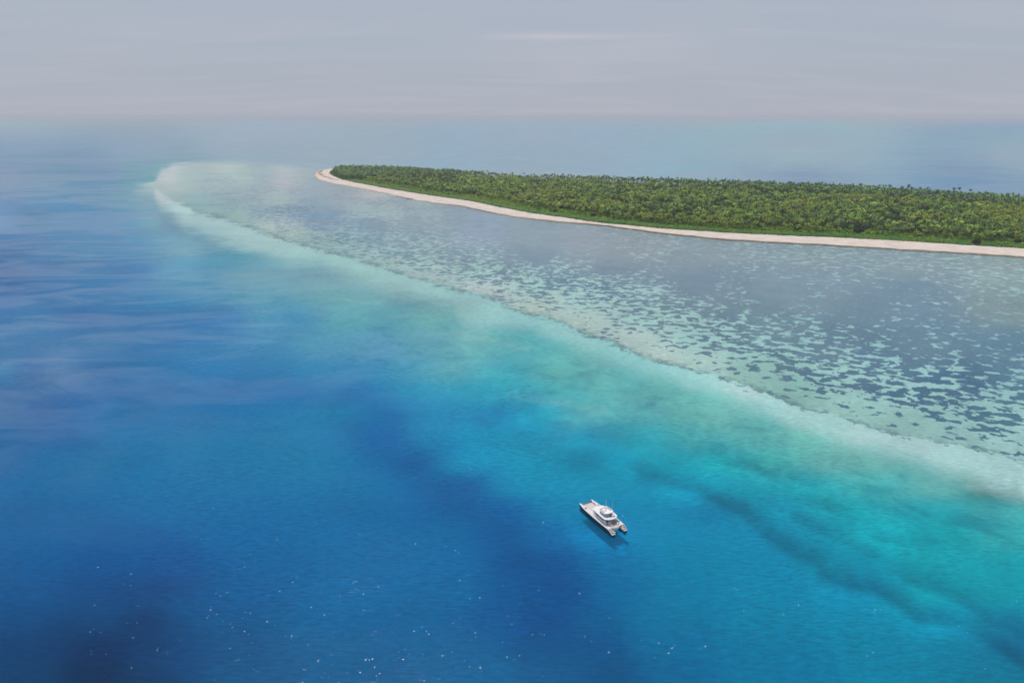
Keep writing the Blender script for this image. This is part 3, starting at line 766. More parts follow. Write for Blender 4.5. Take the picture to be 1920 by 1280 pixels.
rng = np.random.default_rng(11)
rnd = random.Random(5)


def palm_trunk(h, lean, sides=5, rings=4, r0=0.28, r1=0.15):
    vs, fs = [], []
    for k in range(rings + 1):
        t = k / rings
        cxx, cyy = lean[0] * t ** 1.7, lean[1] * t ** 1.7
        r = (r0 * (1 - t) + r1 * t) * (1.35 if k == 0 else 1)
        for j in range(sides):
            a = 2 * math.pi * j / sides
            vs.append((cxx + r * math.cos(a), cyy + r * math.sin(a), t * h))
    for k in range(rings):
        for j in range(sides):
            a, b = k * sides + j, k * sides + (j + 1) % sides
            fs.append((a, b, b + sides)); fs.append((a, b + sides, a + sides))
    return np.array(vs), np.array(fs)


def palm_crown(n, L, segs, vee, seed):
    """n drooping fronds round the growing point; vee: two leaflet rows folded along the rib"""
    r = random.Random(seed)
    vs, fs = [], []
    for i in range(n):
        a = 2 * math.pi * (i * 0.382 + r.uniform(-0.06, 0.06))
        lvl = i / n
        el = math.radians(72 - 95 * lvl + r.uniform(-9, 9))     # young fronds stand up, old ones hang
        droop = math.radians(70 + 30 * lvl)
        ll = L * r.uniform(0.85, 1.1) * (0.8 + 0.35 * math.sin(math.pi * min(1, lvl + 0.25)))
        wid = 0.47 * L / 4.0
        p = np.array([0.0, 0.0, 0.0]); roll = r.uniform(-0.5, 0.5)
        rows = []
        for k in range(segs + 1):
            t = k / segs
            e = el - droop * t * 0.9
            dirv = np.array([math.cos(a) * math.cos(e), math.sin(a) * math.cos(e), math.sin(e)])
            side = np.array([-math.sin(a), math.cos(a), 0.0])
            up = np.cross(side, dirv) * -1
            sd_ = side * math.cos(roll) + up * math.sin(roll)
            ww = wid * (0.35 + 1.1 * math.sin(math.pi * min(1.0, 0.12 + 0.86 * t))) * (0.75 if k == segs else 1)
            if k == segs: ww = 0.06
            rows.append((p.copy(), sd_ * ww, up * ww * 0.45))
            p = p + dirv * ll / segs
        b = len(vs)
        if vee:
            for (pp, ss, uu) in rows:
                vs += [pp - ss - uu, pp, pp + ss - uu]
            for k in range(segs):
                o = b + 3 * k
                fs += [(o, o + 1, o + 4), (o, o + 4, o + 3), (o + 1, o + 2, o + 5), (o + 1, o + 5, o + 4)]
        else:
            for (pp, ss, uu) in rows:
                vs += [pp - ss, pp + ss]
            for k in range(segs):
                o = b + 2 * k
                fs += [(o, o + 1, o + 3), (o, o + 3, o + 2)]
    return np.array(vs), np.array(fs)


def leaf_clump(n, seed, flat=0.75, size=0.42, inner=0.55, tri=True):
    """leaf sized faces through the outer shell of a rounded, lumpy crown of radius 1"""
    r = np.random.default_rng(seed)
    lob = r.normal(size=(7, 3)); lob[:, 2] = np.abs(lob[:, 2]) * 0.8
    lob /= np.linalg.norm(lob, axis=1)[:, None]
    vs, fs = [], []
    for i in range(n):
        d = r.normal(size=3); d[2] = abs(d[2]) * 1.0 - 0.15
        d /= np.linalg.norm(d)
        lump = 0.72 + 0.33 * max(0, float(np.max(lob @ d)) - 0.45) / 0.55
        rad = lump * (inner + (1 - inner) * r.random() ** 0.4)
        p = d * rad; p[2] *= flat
        nrm = d + r.normal(size=3) * 0.45; nrm /= np.linalg.norm(nrm)
        t = np.cross(nrm, r.normal(size=3)); t /= np.linalg.norm(t)
        b_ = np.cross(nrm, t)
        sz = size * r.uniform(0.6, 1.25)
        k = len(vs)
        vs += [p + t * sz, p - t * sz * 0.5 + b_ * sz * 0.8, p - t * sz * 0.5 - b_ * sz * 0.8]
        fs.append((k, k + 1, k + 2))
    return np.array(vs), np.array(fs)


def scatter(templates, idx, pos, scale, rot, tints, zs=None, shade=None):
    """merge many transformed copies into flat arrays"""
    V, Fc, T = [], [], []
    off = 0
    for ti, (tv, tf) in enumerate(templates):
        sel = np.where(idx == ti)[0]
        if len(sel) == 0: continue
        n = len(tv)
        ca, sa = np.cos(rot[sel])[:, None], np.sin(rot[sel])[:, None]
        sc = scale[sel][:, None]
        x = (tv[None, :, 0] * ca - tv[None, :, 1] * sa) * sc + pos[sel, 0:1]
        y = (tv[None, :, 0] * sa + tv[None, :, 1] * ca) * sc + pos[sel, 1:2]
        z = tv[None, :, 2] * (sc if zs is None else zs[sel][:, None]) + pos[sel, 2:3]
        V.append(np.stack([x, y, z], -1).reshape(-1, 3))
        f = tf[None] + (np.arange(len(sel)) * n)[:, None, None] + off
        Fc.append(f.reshape(-1, 3))
        T.append(np.repeat(tints[sel], n, axis=0))
        off += n * len(sel)
    return np.concatenate(V), np.concatenate(Fc), np.concatenate(T)


# colours of the plants themselves
PALM_TINTS = np.array([(0.100, 0.190, 0.022), (0.150, 0.235, 0.024), (0.065, 0.130, 0.024), (0.190, 0.255, 0.026), (0.042, 0.090, 0.022), (0.115, 0.195, 0.034)])
BUSH_TINTS = np.array([(0.090, 0.200, 0.020), (0.130, 0.240, 0.022), (0.060, 0.145, 0.018), (0.180, 0.270, 0.024), (0.036, 0.085, 0.018)])

# the old plantation behind stands taller than the regrowth in front of it
TALL_LINE = [(980, 338), (1050, 345), (1200, 352), (1350, 362), (1450, 368), (1550, 374), (1660, 379), (1750, 383), (1820, 388), (1920, 397), (2330, 430)]
tall_w = [at(x, y + 6, 4.0) for x, y in TALL_LINE]


def tall_side(x, y):
    sx, sy = proj(x, y, np.full(x.shape, 4.0))
    ly = np.interp(sx, [p[0] for p in TALL_LINE], [p[1] + 6 for p in TALL_LINE])
    return ly - sy                                  # >0: beyond the line


DK = (0.022, 0.048, 0.018)
BROADLEAF = [
    (1196, 401, 7.5, 10.5, DK, 'dark domed broadleaf tree, left one of the close pair above the bright shrub belt'),
    (1226, 402, 7.0, 10.5, DK, 'dark domed broadleaf tree, right one of the close pair above the bright shrub belt'),
    (1257, 407, 5.0, 8.0, (0.024, 0.055, 0.02), 'small round dark tree right of the close pair of dark domes'),
    (1366, 414, 7.0, 9.5, (0.02, 0.045, 0.02), 'dark domed tree standing alone low against the bright shrub belt'),
    (1040, 395, 4.5, 6.5, (0.03, 0.062, 0.022), 'low dark bush tree at the left end of the smooth shrub belt'),
    (1113, 402, 4.5, 6.5, (0.03, 0.062, 0.022), 'low dark bush tree at the shrub belt below the yellowish clearing'),
    (1422, 418, 6.0, 9.0, (0.035, 0.07, 0.022), 'mid green round tree between two darker domes behind the shrub belt'),
    (1496, 425, 6.0, 8.0, DK, 'dark tree low on the beach side beneath the yellow-green palms'),
    (1610, 430, 7.0, 9.0, DK, 'wide dark tree clump touching the shrub belt, right of the middle'),
    (1728, 431, 6.5, 9.0, DK, 'dark tree with bare stems showing at its foot above the shrub belt'),
    (1830, 451, 5.5, 7.0, DK, 'low dark tree pressed against the shrub belt near the right end of the beach'),
    (1908, 452, 5.0, 6.5, DK, 'lowest dark tree at the right end of the shrub belt'),
    (875, 347, 7.5, 9.0, (0.024, 0.05, 0.022), 'dark tree clump amid the yellow bushes nearer the island tip'),
    (705, 333, 6.0, 8.5, (0.026, 0.05, 0.022), 'dark tree clump just above the lone palm near the island tip'),
    (675, 334, 5.0, 7.0, (0.03, 0.055, 0.024), 'dark clump left of the lone palm near the island tip'),
]
b_at = [at(q[0], q[1], 2.3 + q[3] - q[2] * 0.35) for q in BROADLEAF]


def room_for_trees(x, y):
    """keeps the ground round the broadleaf trees and just seaward of them free"""
    ok = np.ones(x.shape, bool)
    for (bx, by), q in zip(b_at, BROADLEAF):
        L = math.hypot(bx, by)
        ux, uy = -bx / L, -by / L
        dx, dy = x - bx, y - by
        al = dx * ux + dy * uy
        ac = np.abs(-dx * uy + dy * ux)
        ok &= ~((ac < q[2] * 0.95) & (al > -q[2]) & (al < q[2] + 13))
    return ok


# positions
step = 7.4
PX, PY = grid_island(step, 0)
PX = (PX + rng.uniform(-0.42, 0.42, PX.shape) * step).ravel()
PY = (PY + rng.uniform(-0.42, 0.42, PY.shape) * step).ravel()
pv_ = sdist(PX, PY, veg_a)
psx, psy = proj(PX, PY, np.full(PX.shape, 3.0))
near_d = np.interp(psx, [620, 700, 900, 1100, 1400, 1920], [26, 48, 40, 30, 26, 24])
back_side = tall_side(PX, PY) > 8
near_d = np.where(back_side | (psy < np.interp(psx, [620, 700, 900, 1100], [326, 326, 340, 344])), 9.0, near_d)
clear = fbm(PX / 55, PY / 55, 3, 21)
yel = fbm(PX / 90, PY / 90, 3, 33)
edge_n = fbm(PX / 26, PY / 26, 2, 41)
keep = (pv_ > near_d * (0.55 + 0.9 * edge_n)) & (psx < 2120) & (psx > 560)
dens = np.clip(0.35 + 2.6 * (clear - 0.36), 0.22, 1.0)
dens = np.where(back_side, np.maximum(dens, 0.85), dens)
keep &= rng.random(PX.shape) < dens
keep &= room_for_trees(PX, PY)
PX, PY, pv_, psx, psy, back_side, yel = [a[keep] for a in (PX, PY, pv_, psx, psy, back_side, yel)]
N = len(PX)
hts = np.where(back_side, rng.normal(15.3, 2.4, N), rng.normal(10.8, 2.6, N))
hts = np.where(pv_ < near_d[keep] * 1.4, hts * 0.85, hts)
hts = hts * np.interp(psx, [620, 660, 760, 900], [0.62, 0.75, 0.92, 1.0])
hts = np.clip(hts, 4.5, 20)
emerg = rng.random(N) < 0.03
hts = np.where(emerg, hts + 3.0, hts)
tt = rng.integers(0, 6, N)
tints = PALM_TINTS[tt] * rng.uniform(0.45, 2.0, (N, 1))
yy_ = sstep(yel, 0.57, 0.70)[:, None] * (~back_side)[:, None] * 0.8
tints = tints * (1 - yy_) + np.array([(0.220, 0.280, 0.028)]) * yy_ * rng.uniform(0.7, 1.2, (N, 1)) + 0
dead = rng.random(N) < 0.012
tints[dead] = (0.20, 0.13, 0.04)
tints *= (1.45, 1.35, 1.2)
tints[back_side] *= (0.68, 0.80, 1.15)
print('palms', N)

# individuals: the palms that show largest, front rows first
pdist = np.sqrt(PX ** 2 + PY ** 2)
onscreen = (psx > 0) & (psx < 1915)
order = np.argsort(np.where(onscreen, pdist, 1e9))
near_ids = list(order[:272])
# palms that stand clear of the crown line or alone
special = []


def pick(px, py, hh, label, z=2.5, crown_tint=(0.045, 0.07, 0.028)):
    """a palm whose crown is seen at this point of the photograph; it stands on the ground below it"""
    x, y = at(px, py + 3.2, z + hh)
    special.append((x, y, hh, label, crown_tint))


pick(710.5, 340, 9.0, 'lone palm standing in the open shrub slope behind the island tip beach')
pick(1704, 345.5, 21.5, 'tallest palm on the right half of the forest skyline, well clear of its neighbours')
pick(1739, 350, 18.5, 'dark round-headed palm on the skyline just right of the tallest palm')
pick(1669, 345.5, 18.5, 'dark round-headed palm on the skyline just left of the tallest palm')
pick(667, 310.5, 16.5, 'dark palm that stands highest on the skyline near the island tip')
pick(784, 313.5, 19.5, 'slender palm rising far above the skyline, right of the island tip')
pick(770, 314, 17.5, 'dark palm just left of the slender skyline palm near the island tip')
pick(792, 316.5, 16.5, 'short dark palm just right of the slender skyline palm near the island tip')
pick(811, 317.5, 17.0, 'dark upright skyline palm, rightmost of the four risers near the island tip')
pick(898, 320.5, 19.0, 'dark palm with a wide crown above the skyline over the yellowish bushes')
pick(961, 322, 18.5, 'pale slender palm alone above the skyline over the middle of the forest')
pick(1160, 336, 17.5, 'broad dark palm above the skyline where the tall old stand begins')
pick(1216, 333.5, 18.5, 'pair of close dark heads above the skyline, the higher palm')
pick(1482, 339, 18.0, 'thick headed dark palm on the skyline above the middle of the dark old stand')
pick(1541, 340, 18.0, 'dark palm on the skyline, alone in a low stretch of the old stand')
pick(1789, 351, 18.5, 'left one of two dark skyline palms side by side near the right frame edge')
pick(1799, 350.5, 18.5, 'right one of two dark skyline palms side by side near the right frame edge')
pick(1820, 353.5, 18.0, 'dark skyline palm just before the forest edge drops away to the right')
pick(1891, 361, 17.0, 'low dark palm on the skyline close to where the forest leaves the frame')

# models: eight individual forms share meshes
forms = []
for k in range(10):
    lean = (rnd.uniform(-1.6, 1.6), rnd.uniform(-1.6, 1.6))
    tv, tf = palm_trunk(1.0, (lean[0] / 11, lean[1] / 11), sides=6, rings=5, r0=0.03, r1=0.016)
    tint = PALM_TINTS[k % 6] * rnd.uniform(0.8, 1.25)
    if k in (3, 8): tint = np.array((0.20, 0.27, 0.026))
    cv, cf = palm_crown(17, 4.9, 4, True, 100 + k)
    forms.append((tv, tf, lean, tint, cv, cf))
trunk_meshes = [mesh_from('trunk', np.array([(v[0] * 11, v[1] * 11, v[2] * 11) for v in f[0]]), f[1], m_trunk, link=False) for f in forms]
crown_meshes = [mesh_from('crown', f[4], f[5], m_frond, dict(tint=np.repeat(f[3][None] * (1.4, 1.3, 1.2), len(f[4]), 0)), link=False) for f in forms]


def make_palm(x, y, hh, form, label, group, rz, dark=None):
    root = bpy.data.objects.new('coconut_palm', None)
    COL.objects.link(root)
    root.location = (x, y, 2.3)
    root.rotation_euler = (0, 0, rz)
    tag(root, label, 'palm tree', group)
    sc = hh / 11.0
    t = bpy.data.objects.new('trunk', trunk_meshes[form]); COL.objects.link(t)
    t.parent = root; t.scale = (1, 1, sc)
    me = crown_meshes[form]
    if dark is not None:
        me = mesh_from('crown', forms[form][4], forms[form][5], m_frond, dict(tint=np.repeat(np.array([dark]), len(forms[form][4]), 0)), link=False)
    c_ = bpy.data.objects.new('crown', me); COL.objects.link(c_)
    c_.parent = root
    c_.location = (forms[form][2][0], forms[form][2][1], hh)
    k = rnd.uniform(0.88, 1.12)
    c_.scale = (k, k, k)
    return root


for i, (x, y, hh, label, tint) in enumerate(special):
    f = i % 10
    lx, ly = forms[f][2]
    rz = rnd.uniform(0, 6.28)
    # the root is placed so that the leaning trunk brings the crown to its spot
    x0 = x - (lx * math.cos(rz) - ly * math.sin(rz)); y0 = y - (lx * math.sin(rz) + ly * math.cos(rz))
    make_palm(x0, y0, hh, f, label, None, rz, tint)

for i in near_ids:
    f = int(tt[i]) if yel[i] < 0.56 else (3 if rnd.random() < 0.5 else 8)
    if rnd.random() < 0.3: f = rnd.randrange(10)
    hue = 'yellow-green' if f in (3, 8) else ('dark green' if f in (4, 2) else 'mid green')
    size = 'Tall' if hts[i] > 11.8 else ('Short' if hts[i] < 8.2 else 'Middling')
    place = ('forest right end', 'right of forest middle', 'forest middle')[0 if psx[i] > 1700 else 1 if psx[i] > 1450 else 2]
    row = 'behind the shrub belt' if pv_[i] < 42 else ('second row' if pv_[i] < 60 else 'deeper in')
    make_palm(PX[i], PY[i], float(hts[i]), f, '%s %s coconut palm, %s, %s' % (size.lower(), hue, row, place),
              'coconut palms in the front rows of the forest', rnd.uniform(0, 6.28))

rest_ids = np.setdiff1d(np.arange(N), np.array(near_ids))
cT = [palm_crown(13, 4.9, 3, False, 300 + k) for k in range(8)]
tT = [palm_trunk(1.0, (0, 0), sides=4, rings=1, r0=0.24, r1=0.15)]
n_ = len(rest_ids)
cpos = np.stack([PX[rest_ids], PY[rest_ids], 2.3 + hts[rest_ids]], 1)
lean = rng.normal(0, 0.9, (n_, 2)) * 0
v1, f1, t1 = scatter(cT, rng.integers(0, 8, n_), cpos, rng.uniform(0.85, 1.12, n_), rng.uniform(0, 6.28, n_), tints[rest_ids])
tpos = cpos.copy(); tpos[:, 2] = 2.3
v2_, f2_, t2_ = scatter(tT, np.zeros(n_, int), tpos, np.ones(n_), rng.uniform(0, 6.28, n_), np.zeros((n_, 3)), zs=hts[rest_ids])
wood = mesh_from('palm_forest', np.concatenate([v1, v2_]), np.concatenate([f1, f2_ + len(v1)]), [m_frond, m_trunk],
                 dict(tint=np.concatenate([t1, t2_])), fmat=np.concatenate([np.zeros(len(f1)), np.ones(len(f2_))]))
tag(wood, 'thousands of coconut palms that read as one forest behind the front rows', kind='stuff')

# ---- undergrowth: bushes between and in front of the palms
step = 4.6
BX, BY = grid_island(step, 0)
BX = (BX + rng.uniform(-0.45, 0.45, BX.shape) * step).ravel()
BY = (BY + rng.uniform(-0.45, 0.45, BY.shape) * step).ravel()
bv = sdist(BX, BY, veg_a)
bsx, bsy = proj(BX, BY, np.full(BX.shape, 3.0))
bkz = (tall_side(BX, BY) > 8) | (bsy < np.interp(bsx, [620, 700, 900, 1100], [326, 326, 340, 344]))
kp = ((bv > 13) | (bkz & (bv > 2))) & (bsx < 2120) & (bsx > 560)
bk = tall_side(BX, BY) > 8
front_zone = bv < 75
kp &= (front_zone & (rng.random(BX.shape) < 0.95)) | (rng.random(BX.shape) < np.where(bk, 0.6, 0.5)) | (bkz & (bv < 30))
kp &= room_for_trees(BX, BY) | (rng.random(BX.shape) < 0.25)
BX, BY, bv, bk = BX[kp], BY[kp], bv[kp], bk[kp]
nb = len(BX)
rad = rng.uniform(2.3, 4.3, nb) * np.where(bk, 1.5, 1.0)
btint = BUSH_TINTS[rng.integers(0, 5, nb)] * rng.uniform(0.75, 1.25, (nb, 1))
by2 = sstep(fbm(BX / 70, BY / 70, 3, 77), 0.54, 0.66)[:, None] * 0.55
btint = btint * (1 - by2) + np.array([(0.190, 0.290, 0.028)]) * by2 * rng.uniform(0.75, 1.2, (nb, 1))
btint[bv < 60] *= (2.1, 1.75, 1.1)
btint[(bv > 60) & ~bk] *= (0.50, 0.52, 0.65)  # inner bushes darkened in colour: painted shade of the gaps between crowns
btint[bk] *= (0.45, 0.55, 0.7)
lift_ = np.clip((bv - 13) / 22, 0, 1) * 2.6
bT = [leaf_clump(40, 400 + k, 0.72, 0.36) for k in range(8)]
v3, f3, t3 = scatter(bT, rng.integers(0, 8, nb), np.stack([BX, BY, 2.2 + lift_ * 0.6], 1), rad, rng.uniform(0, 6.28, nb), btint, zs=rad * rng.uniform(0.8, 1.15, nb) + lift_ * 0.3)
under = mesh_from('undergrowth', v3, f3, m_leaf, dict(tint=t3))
tag(under, 'tangled light and dark green bushes between the palms', kind='stuff')
print('bushes', nb)

# ---- the smooth bright green shrub belt along the beach: a leafy mound
GX2, GY2 = grid_island(1.8, 8)
V2 = sdist(GX2, GY2, veg_a)
V2 = V2 + (fbm(GX2 / 9, GY2 / 9, 3, 51) - 0.5) * 5.0
s2x, s2y = proj(GX2, GY2, np.full(GX2.shape, 2.0))
used, q = keep_cells(GX2, (V2 > -0.6) & (V2 < 26) & (s2x < 2150))
hx, hy, hv_ = GX2.ravel()[used], GY2.ravel()[used], V2.ravel()[used]
lump = fbm(hx / 5.5, hy / 5.5, 3, 61)
hz = 1.9 + 2.0 * sstep(hv_, 0, 3.0) + 1.2 * sstep(hv_, 4, 18) + (lump - 0.5) * 2.2 * sstep(hv_, 0, 3) + rng.normal(0, 0.16, len(hx))
hz = np.where(hv_ < 0, 1.3, hz)
ht = np.array([(0.090, 0.215, 0.016)]) + (fbm(hx / 14, hy / 14, 3, 71) - 0.5)[:, None] * np.array([(0.14, 0.16, 0.02)]) + rng.normal(0, 0.008, (len(hx), 1))
ht = np.clip(ht, 0.012, 0.2)
belt = mesh_from('shrub_belt', np.stack([hx, hy, hz], 1), q, m_leaf, dict(tint=ht))
tag(belt, 'low smooth bright green shrub belt along the top of the beach', kind='stuff')
# loose sprays on the mound and creepers on the sand in front
nb = 5200
ci = rng.integers(0, len(hx), nb)
cr = rng.uniform(0.7, 1.6, nb)
ctint = ht[ci] * rng.uniform(0.8, 1.35, (nb, 1)) * (1.05, 1.1, 0.95)
cT2 = [leaf_clump(16, 500 + k, 0.6, 0.5, 0.4) for k in range(5)]
v4, f4, t4 = scatter(cT2, rng.integers(0, 5, nb), np.stack([hx[ci], hy[ci], hz[ci] - 0.4], 1), cr, rng.uniform(0, 6.28, nb), ctint)
spr = mesh_from('shrub_sprays', v4, f4, m_leaf, dict(tint=t4))
tag(spr, 'loose leafy sprays over the bright shrub belt', kind='stuff')

# ---- single broadleaf trees that show as dark domes
m_bark, s = new_mat('grey_bark')
df = s.n('ShaderNodeBsdfDiffuse'); df.inputs['Color'].default_value = (0.14, 0.115, 0.09, 1); finish(s, df.outputs[0])


def broadleaf(px, py, r, hh, tint, label):
    x, y = at(px, py, 2.3 + hh - r * 0.35)
    root = bpy.data.objects.new('broadleaf_tree', None)
    COL.objects.link(root)
    root.location = (x, y, 2.3)
    tag(root, label, 'tree', 'dark broadleaf trees between beach and palms')
    tv, tf = palm_trunk(hh - r * 0.5, (0.5, 0.3), 7, 4, 0.42, 0.2)
    V_, F_ = [tv], [tf]
    off = len(tv)
    for k in range(4):
        a = k * 1.57 + rnd.random()
        lv, lf = palm_trunk(r * 0.9, (math.cos(a) * r * 0.55, math.sin(a) * r * 0.55), 5, 2, 0.18, 0.07)
        lv = lv + np.array([0.25, 0.15, hh - r * 0.95]); V_.append(lv); F_.append(lf + off); off += len(lv)
    mesh_from('trunk', np.concatenate(V_), np.concatenate(F_), m_bark, parent=root)
    cv, cf = leaf_clump(620, rnd.randrange(9999), 0.85, 0.16, 0.4)
    cv = cv * r + np.array([0.4, 0.2, hh - r * 0.72])
    tn = np.array([tint]) * rng.uniform(0.7, 1.3, (len(cf), 1))
    tn = np.repeat(tn, 3, axis=0)
    mesh_from('crown', cv, cf, m_leaf, dict(tint=tn), parent=root)


for q in BROADLEAF:
    broadleaf(*q)

# ---- drift weed and beach rock lines on the tip
m_wr, s = new_mat('dry_seaweed')
geo = s.n('ShaderNodeNewGeometry')
c = s.mix(s.ramp(s.noise(geo.outputs['Position'], 0.8, 3.0, 0.6), 0.3, 0.7), (0.20, 0.155, 0.11), (0.34, 0.28, 0.21))
df = s.n('ShaderNodeBsdfDiffuse'); s.l(c, df.inputs['Color']); finish(s, df.outputs[0])


def wrack(line, n, wid, label):
    W = np.array([at(a, b, 1.5) for a, b in line])
    seg = np.sqrt(((W[1:] - W[:-1]) ** 2).sum(1)); cum = np.concatenate([[0], np.cumsum(seg)])
    t = rng.uniform(0, cum[-1], n)
    t = t + (vnoise(t / 9.0, t * 0 + 2.0, 3) - 0.5) * 8
    x = np.interp(t, cum, W[:, 0]) + rng.normal(0, wid, n); y = np.interp(t, cum, W[:, 1]) + rng.normal(0, wid, n)
    sd_ = sdist(x, y, shore_a); vd_ = sdist(x, y, veg_a)
    z = beach_h(sd_, vd_, x, y)
    tps = [leaf_clump(14, 700 + k, 0.25, 0.6, 0.2) for k in range(4)]
    v, f, _t = scatter(tps, rng.integers(0, 4, n), np.stack([x, y, z], 1), rng.uniform(0.5, 1.5, n), rng.uniform(0, 6.28, n), np.zeros((n, 3)))
    o = mesh_from('driftweed', v, f, m_wr)
    tag(o, label, kind='stuff')


wrack([(618, 317.5), (604, 319), (599, 323), (603, 328), (612, 332), (622, 335.5), (634, 338)], 260, 3.0, 'brown drift weed line on the sand of the island tip')
wrack([(742, 366), (752, 368.5), (766, 371), (780, 374.5)], 160, 1.6, 'brown weed streak at the water edge of the narrow beach')

# ---- sun glints on the near water, painted as small white specks
m_glint, ms_ = new_mat('glint_white')
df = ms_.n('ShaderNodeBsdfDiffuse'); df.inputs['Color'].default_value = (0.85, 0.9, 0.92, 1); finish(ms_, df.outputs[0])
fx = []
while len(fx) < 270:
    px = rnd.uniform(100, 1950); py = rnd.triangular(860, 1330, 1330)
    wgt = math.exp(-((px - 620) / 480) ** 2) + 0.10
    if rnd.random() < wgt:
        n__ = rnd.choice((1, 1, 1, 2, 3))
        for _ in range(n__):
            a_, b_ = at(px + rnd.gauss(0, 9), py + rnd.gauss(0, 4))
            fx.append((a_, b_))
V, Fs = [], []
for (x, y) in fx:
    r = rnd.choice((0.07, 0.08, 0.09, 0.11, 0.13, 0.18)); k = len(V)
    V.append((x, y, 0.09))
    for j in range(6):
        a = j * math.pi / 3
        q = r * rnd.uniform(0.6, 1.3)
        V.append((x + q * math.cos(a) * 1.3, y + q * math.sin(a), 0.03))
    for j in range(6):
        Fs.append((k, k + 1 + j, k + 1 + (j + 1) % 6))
glint_obj = mesh_from('glint_flecks', V, Fs, m_glint)
tag(glint_obj, 'tiny white flecks painted as sun glints over the deep blue water', kind='stuff')

# ------------------------------------------------------------------ the catamaran
def paint(name, col, rough=0.35, metal=0.0, bump=0.0):
    m, s = new_mat(name)
    p = s.n('ShaderNodeBsdfPrincipled')
    geo = s.n('ShaderNodeTexCoord')
    nz = s.noise(geo.outputs['Object'], 1.3, 4.0, 0.6)
    s.l(s.mix(s.ramp(nz, 0.3, 0.75, 0.0, 0.22), col, tuple(c * 0.72 for c in col)), p.inputs['Base Color'])
    p.inputs['Roughness'].default_value = rough
    p.inputs['Metallic'].default_value = metal
    finish(s, p.outputs[0])
    return m


M_WHITE = paint('white_gelcoat', (0.74, 0.73, 0.73), 0.3)
M_ROOF = paint('roof_gelcoat', (0.68, 0.67, 0.70), 0.45)
M_NAVY = paint('dark_hull_paint', (0.006, 0.009, 0.016), 0.35)
M_DECK = paint('pinkish_deck', (0.61, 0.59, 0.59), 0.75)
M_TEAK = paint('weathered_teak', (0.52, 0.44, 0.41), 0.8)
M_GLASS = paint('smoked_glass', (0.012, 0.013, 0.017), 0.12)
M_CUSH = paint('pale_cushion', (0.62, 0.60, 0.62), 0.9)
M_DARK = paint('dark_fitting', (0.04, 0.04, 0.05), 0.6)
M_STEEL = paint('stainless_steel', (0.55, 0.55, 0.56), 0.25, 1.0)
M_TINT = paint('grey_tinted_acrylic', (0.13, 0.125, 0.14), 0.25)
mnet, s = new_mat('trampoline_net')
tcn = s.n('ShaderNodeTexCoord')
wv = s.n('ShaderNodeTexWave'); wv.inputs['Scale'].default_value = 2.2; s.l(tcn.outputs['Object'], wv.inputs['Vector'])
df = s.n('ShaderNodeBsdfDiffuse'); s.l(s.mix(wv.outputs['Fac'], (0.46, 0.43, 0.42), (0.58, 0.55, 0.54)), df.inputs['Color'])
finish(s, df.outputs[0])

BC = at(1131.8, 967.0, 2.2)
cat = bpy.data.objects.new('catamaran', None)
COL.objects.link(cat)
cat.location = (38.68, 255.0, 0.0)
cat.rotation_euler = (0, 0, math.radians(119.26))
tag(cat, 'white decked motor catamaran with dark hulls lying over turquoise-blue water', 'boat')


def ngon_mesh(name, V, Fs, mats, parent, fm=None, bevel=0.0, smooth=False):
    me = bpy.data.meshes.new(name)
    me.from_pydata([tuple(map(float, v)) for v in V], [], Fs)
    for m in (mats if isinstance(mats, (list, tuple)) else [mats]):
        me.materials.append(m)
    if fm:
        for p_, i_ in zip(me.polygons, fm): p_.material_index = i_
    if smooth:
        for p_ in me.polygons: p_.use_smooth = True
    me.validate()
    import bmesh
    b = bmesh.new(); b.from_mesh(me)
    bmesh.ops.recalc_face_normals(b, faces=b.faces)
    if bevel:
        bmesh.ops.bevel(b, geom=[e for e in b.edges], offset=bevel, segments=1, affect='EDGES')
    b.to_mesh(me); b.free()
    o = bpy.data.objects.new(name, me)
    COL.objects.link(o)
    o.parent = parent
    return o


def slab(name, outline, z0, z1, mat, parent, top_scale=None, bevel=0.04):
    """extruded outline (x, y) from z0 to z1; top_scale=(sx, sy, cx, cy) draws the top in"""
    n = len(outline)
    V = [(x, y, z0) for x, y in outline]
    if top_scale:
        a, b, cx_, cy_ = top_scale
        V += [(cx_ + (x - cx_) * a, cy_ + (y - cy_) * b, z1) for x, y in outline]
    else:
        V += [(x, y, z1) for x, y in outline]
    Fs = [tuple(range(n - 1, -1, -1)), tuple(range(n, 2 * n))] + [(i, (i + 1) % n, n + (i + 1) % n, n + i) for i in range(n)]
    return ngon_mesh(name, V, Fs, mat, parent, bevel=bevel)


def box(name, x0, x1, y0, y1, z0, z1, mat, parent, bevel=0.03):
    return slab(name, [(x0, y0), (x1, y0), (x1, y1), (x0, y1)], z0, z1, mat, parent, bevel=bevel)


def rod(name, a, b, r, mat, parent, sides=6):
    a, b = Vector(a), Vector(b)
    d = (b - a).normalized()
    u = d.orthogonal().normalized(); v = d.cross(u)
    V = []
    for q in (a, b):
        for k in range(sides):
            t = 2 * math.pi * k / sides
            V.append(q + (u * math.cos(t) + v * math.sin(t)) * r)
    Fs = [tuple(range(sides)), tuple(range(2 * sides - 1, sides - 1, -1))] + [(k, (k + 1) % sides, sides + (k + 1) % sides, sides + k) for k in range(sides)]
    return ngon_mesh(name, V, Fs, mat, parent)


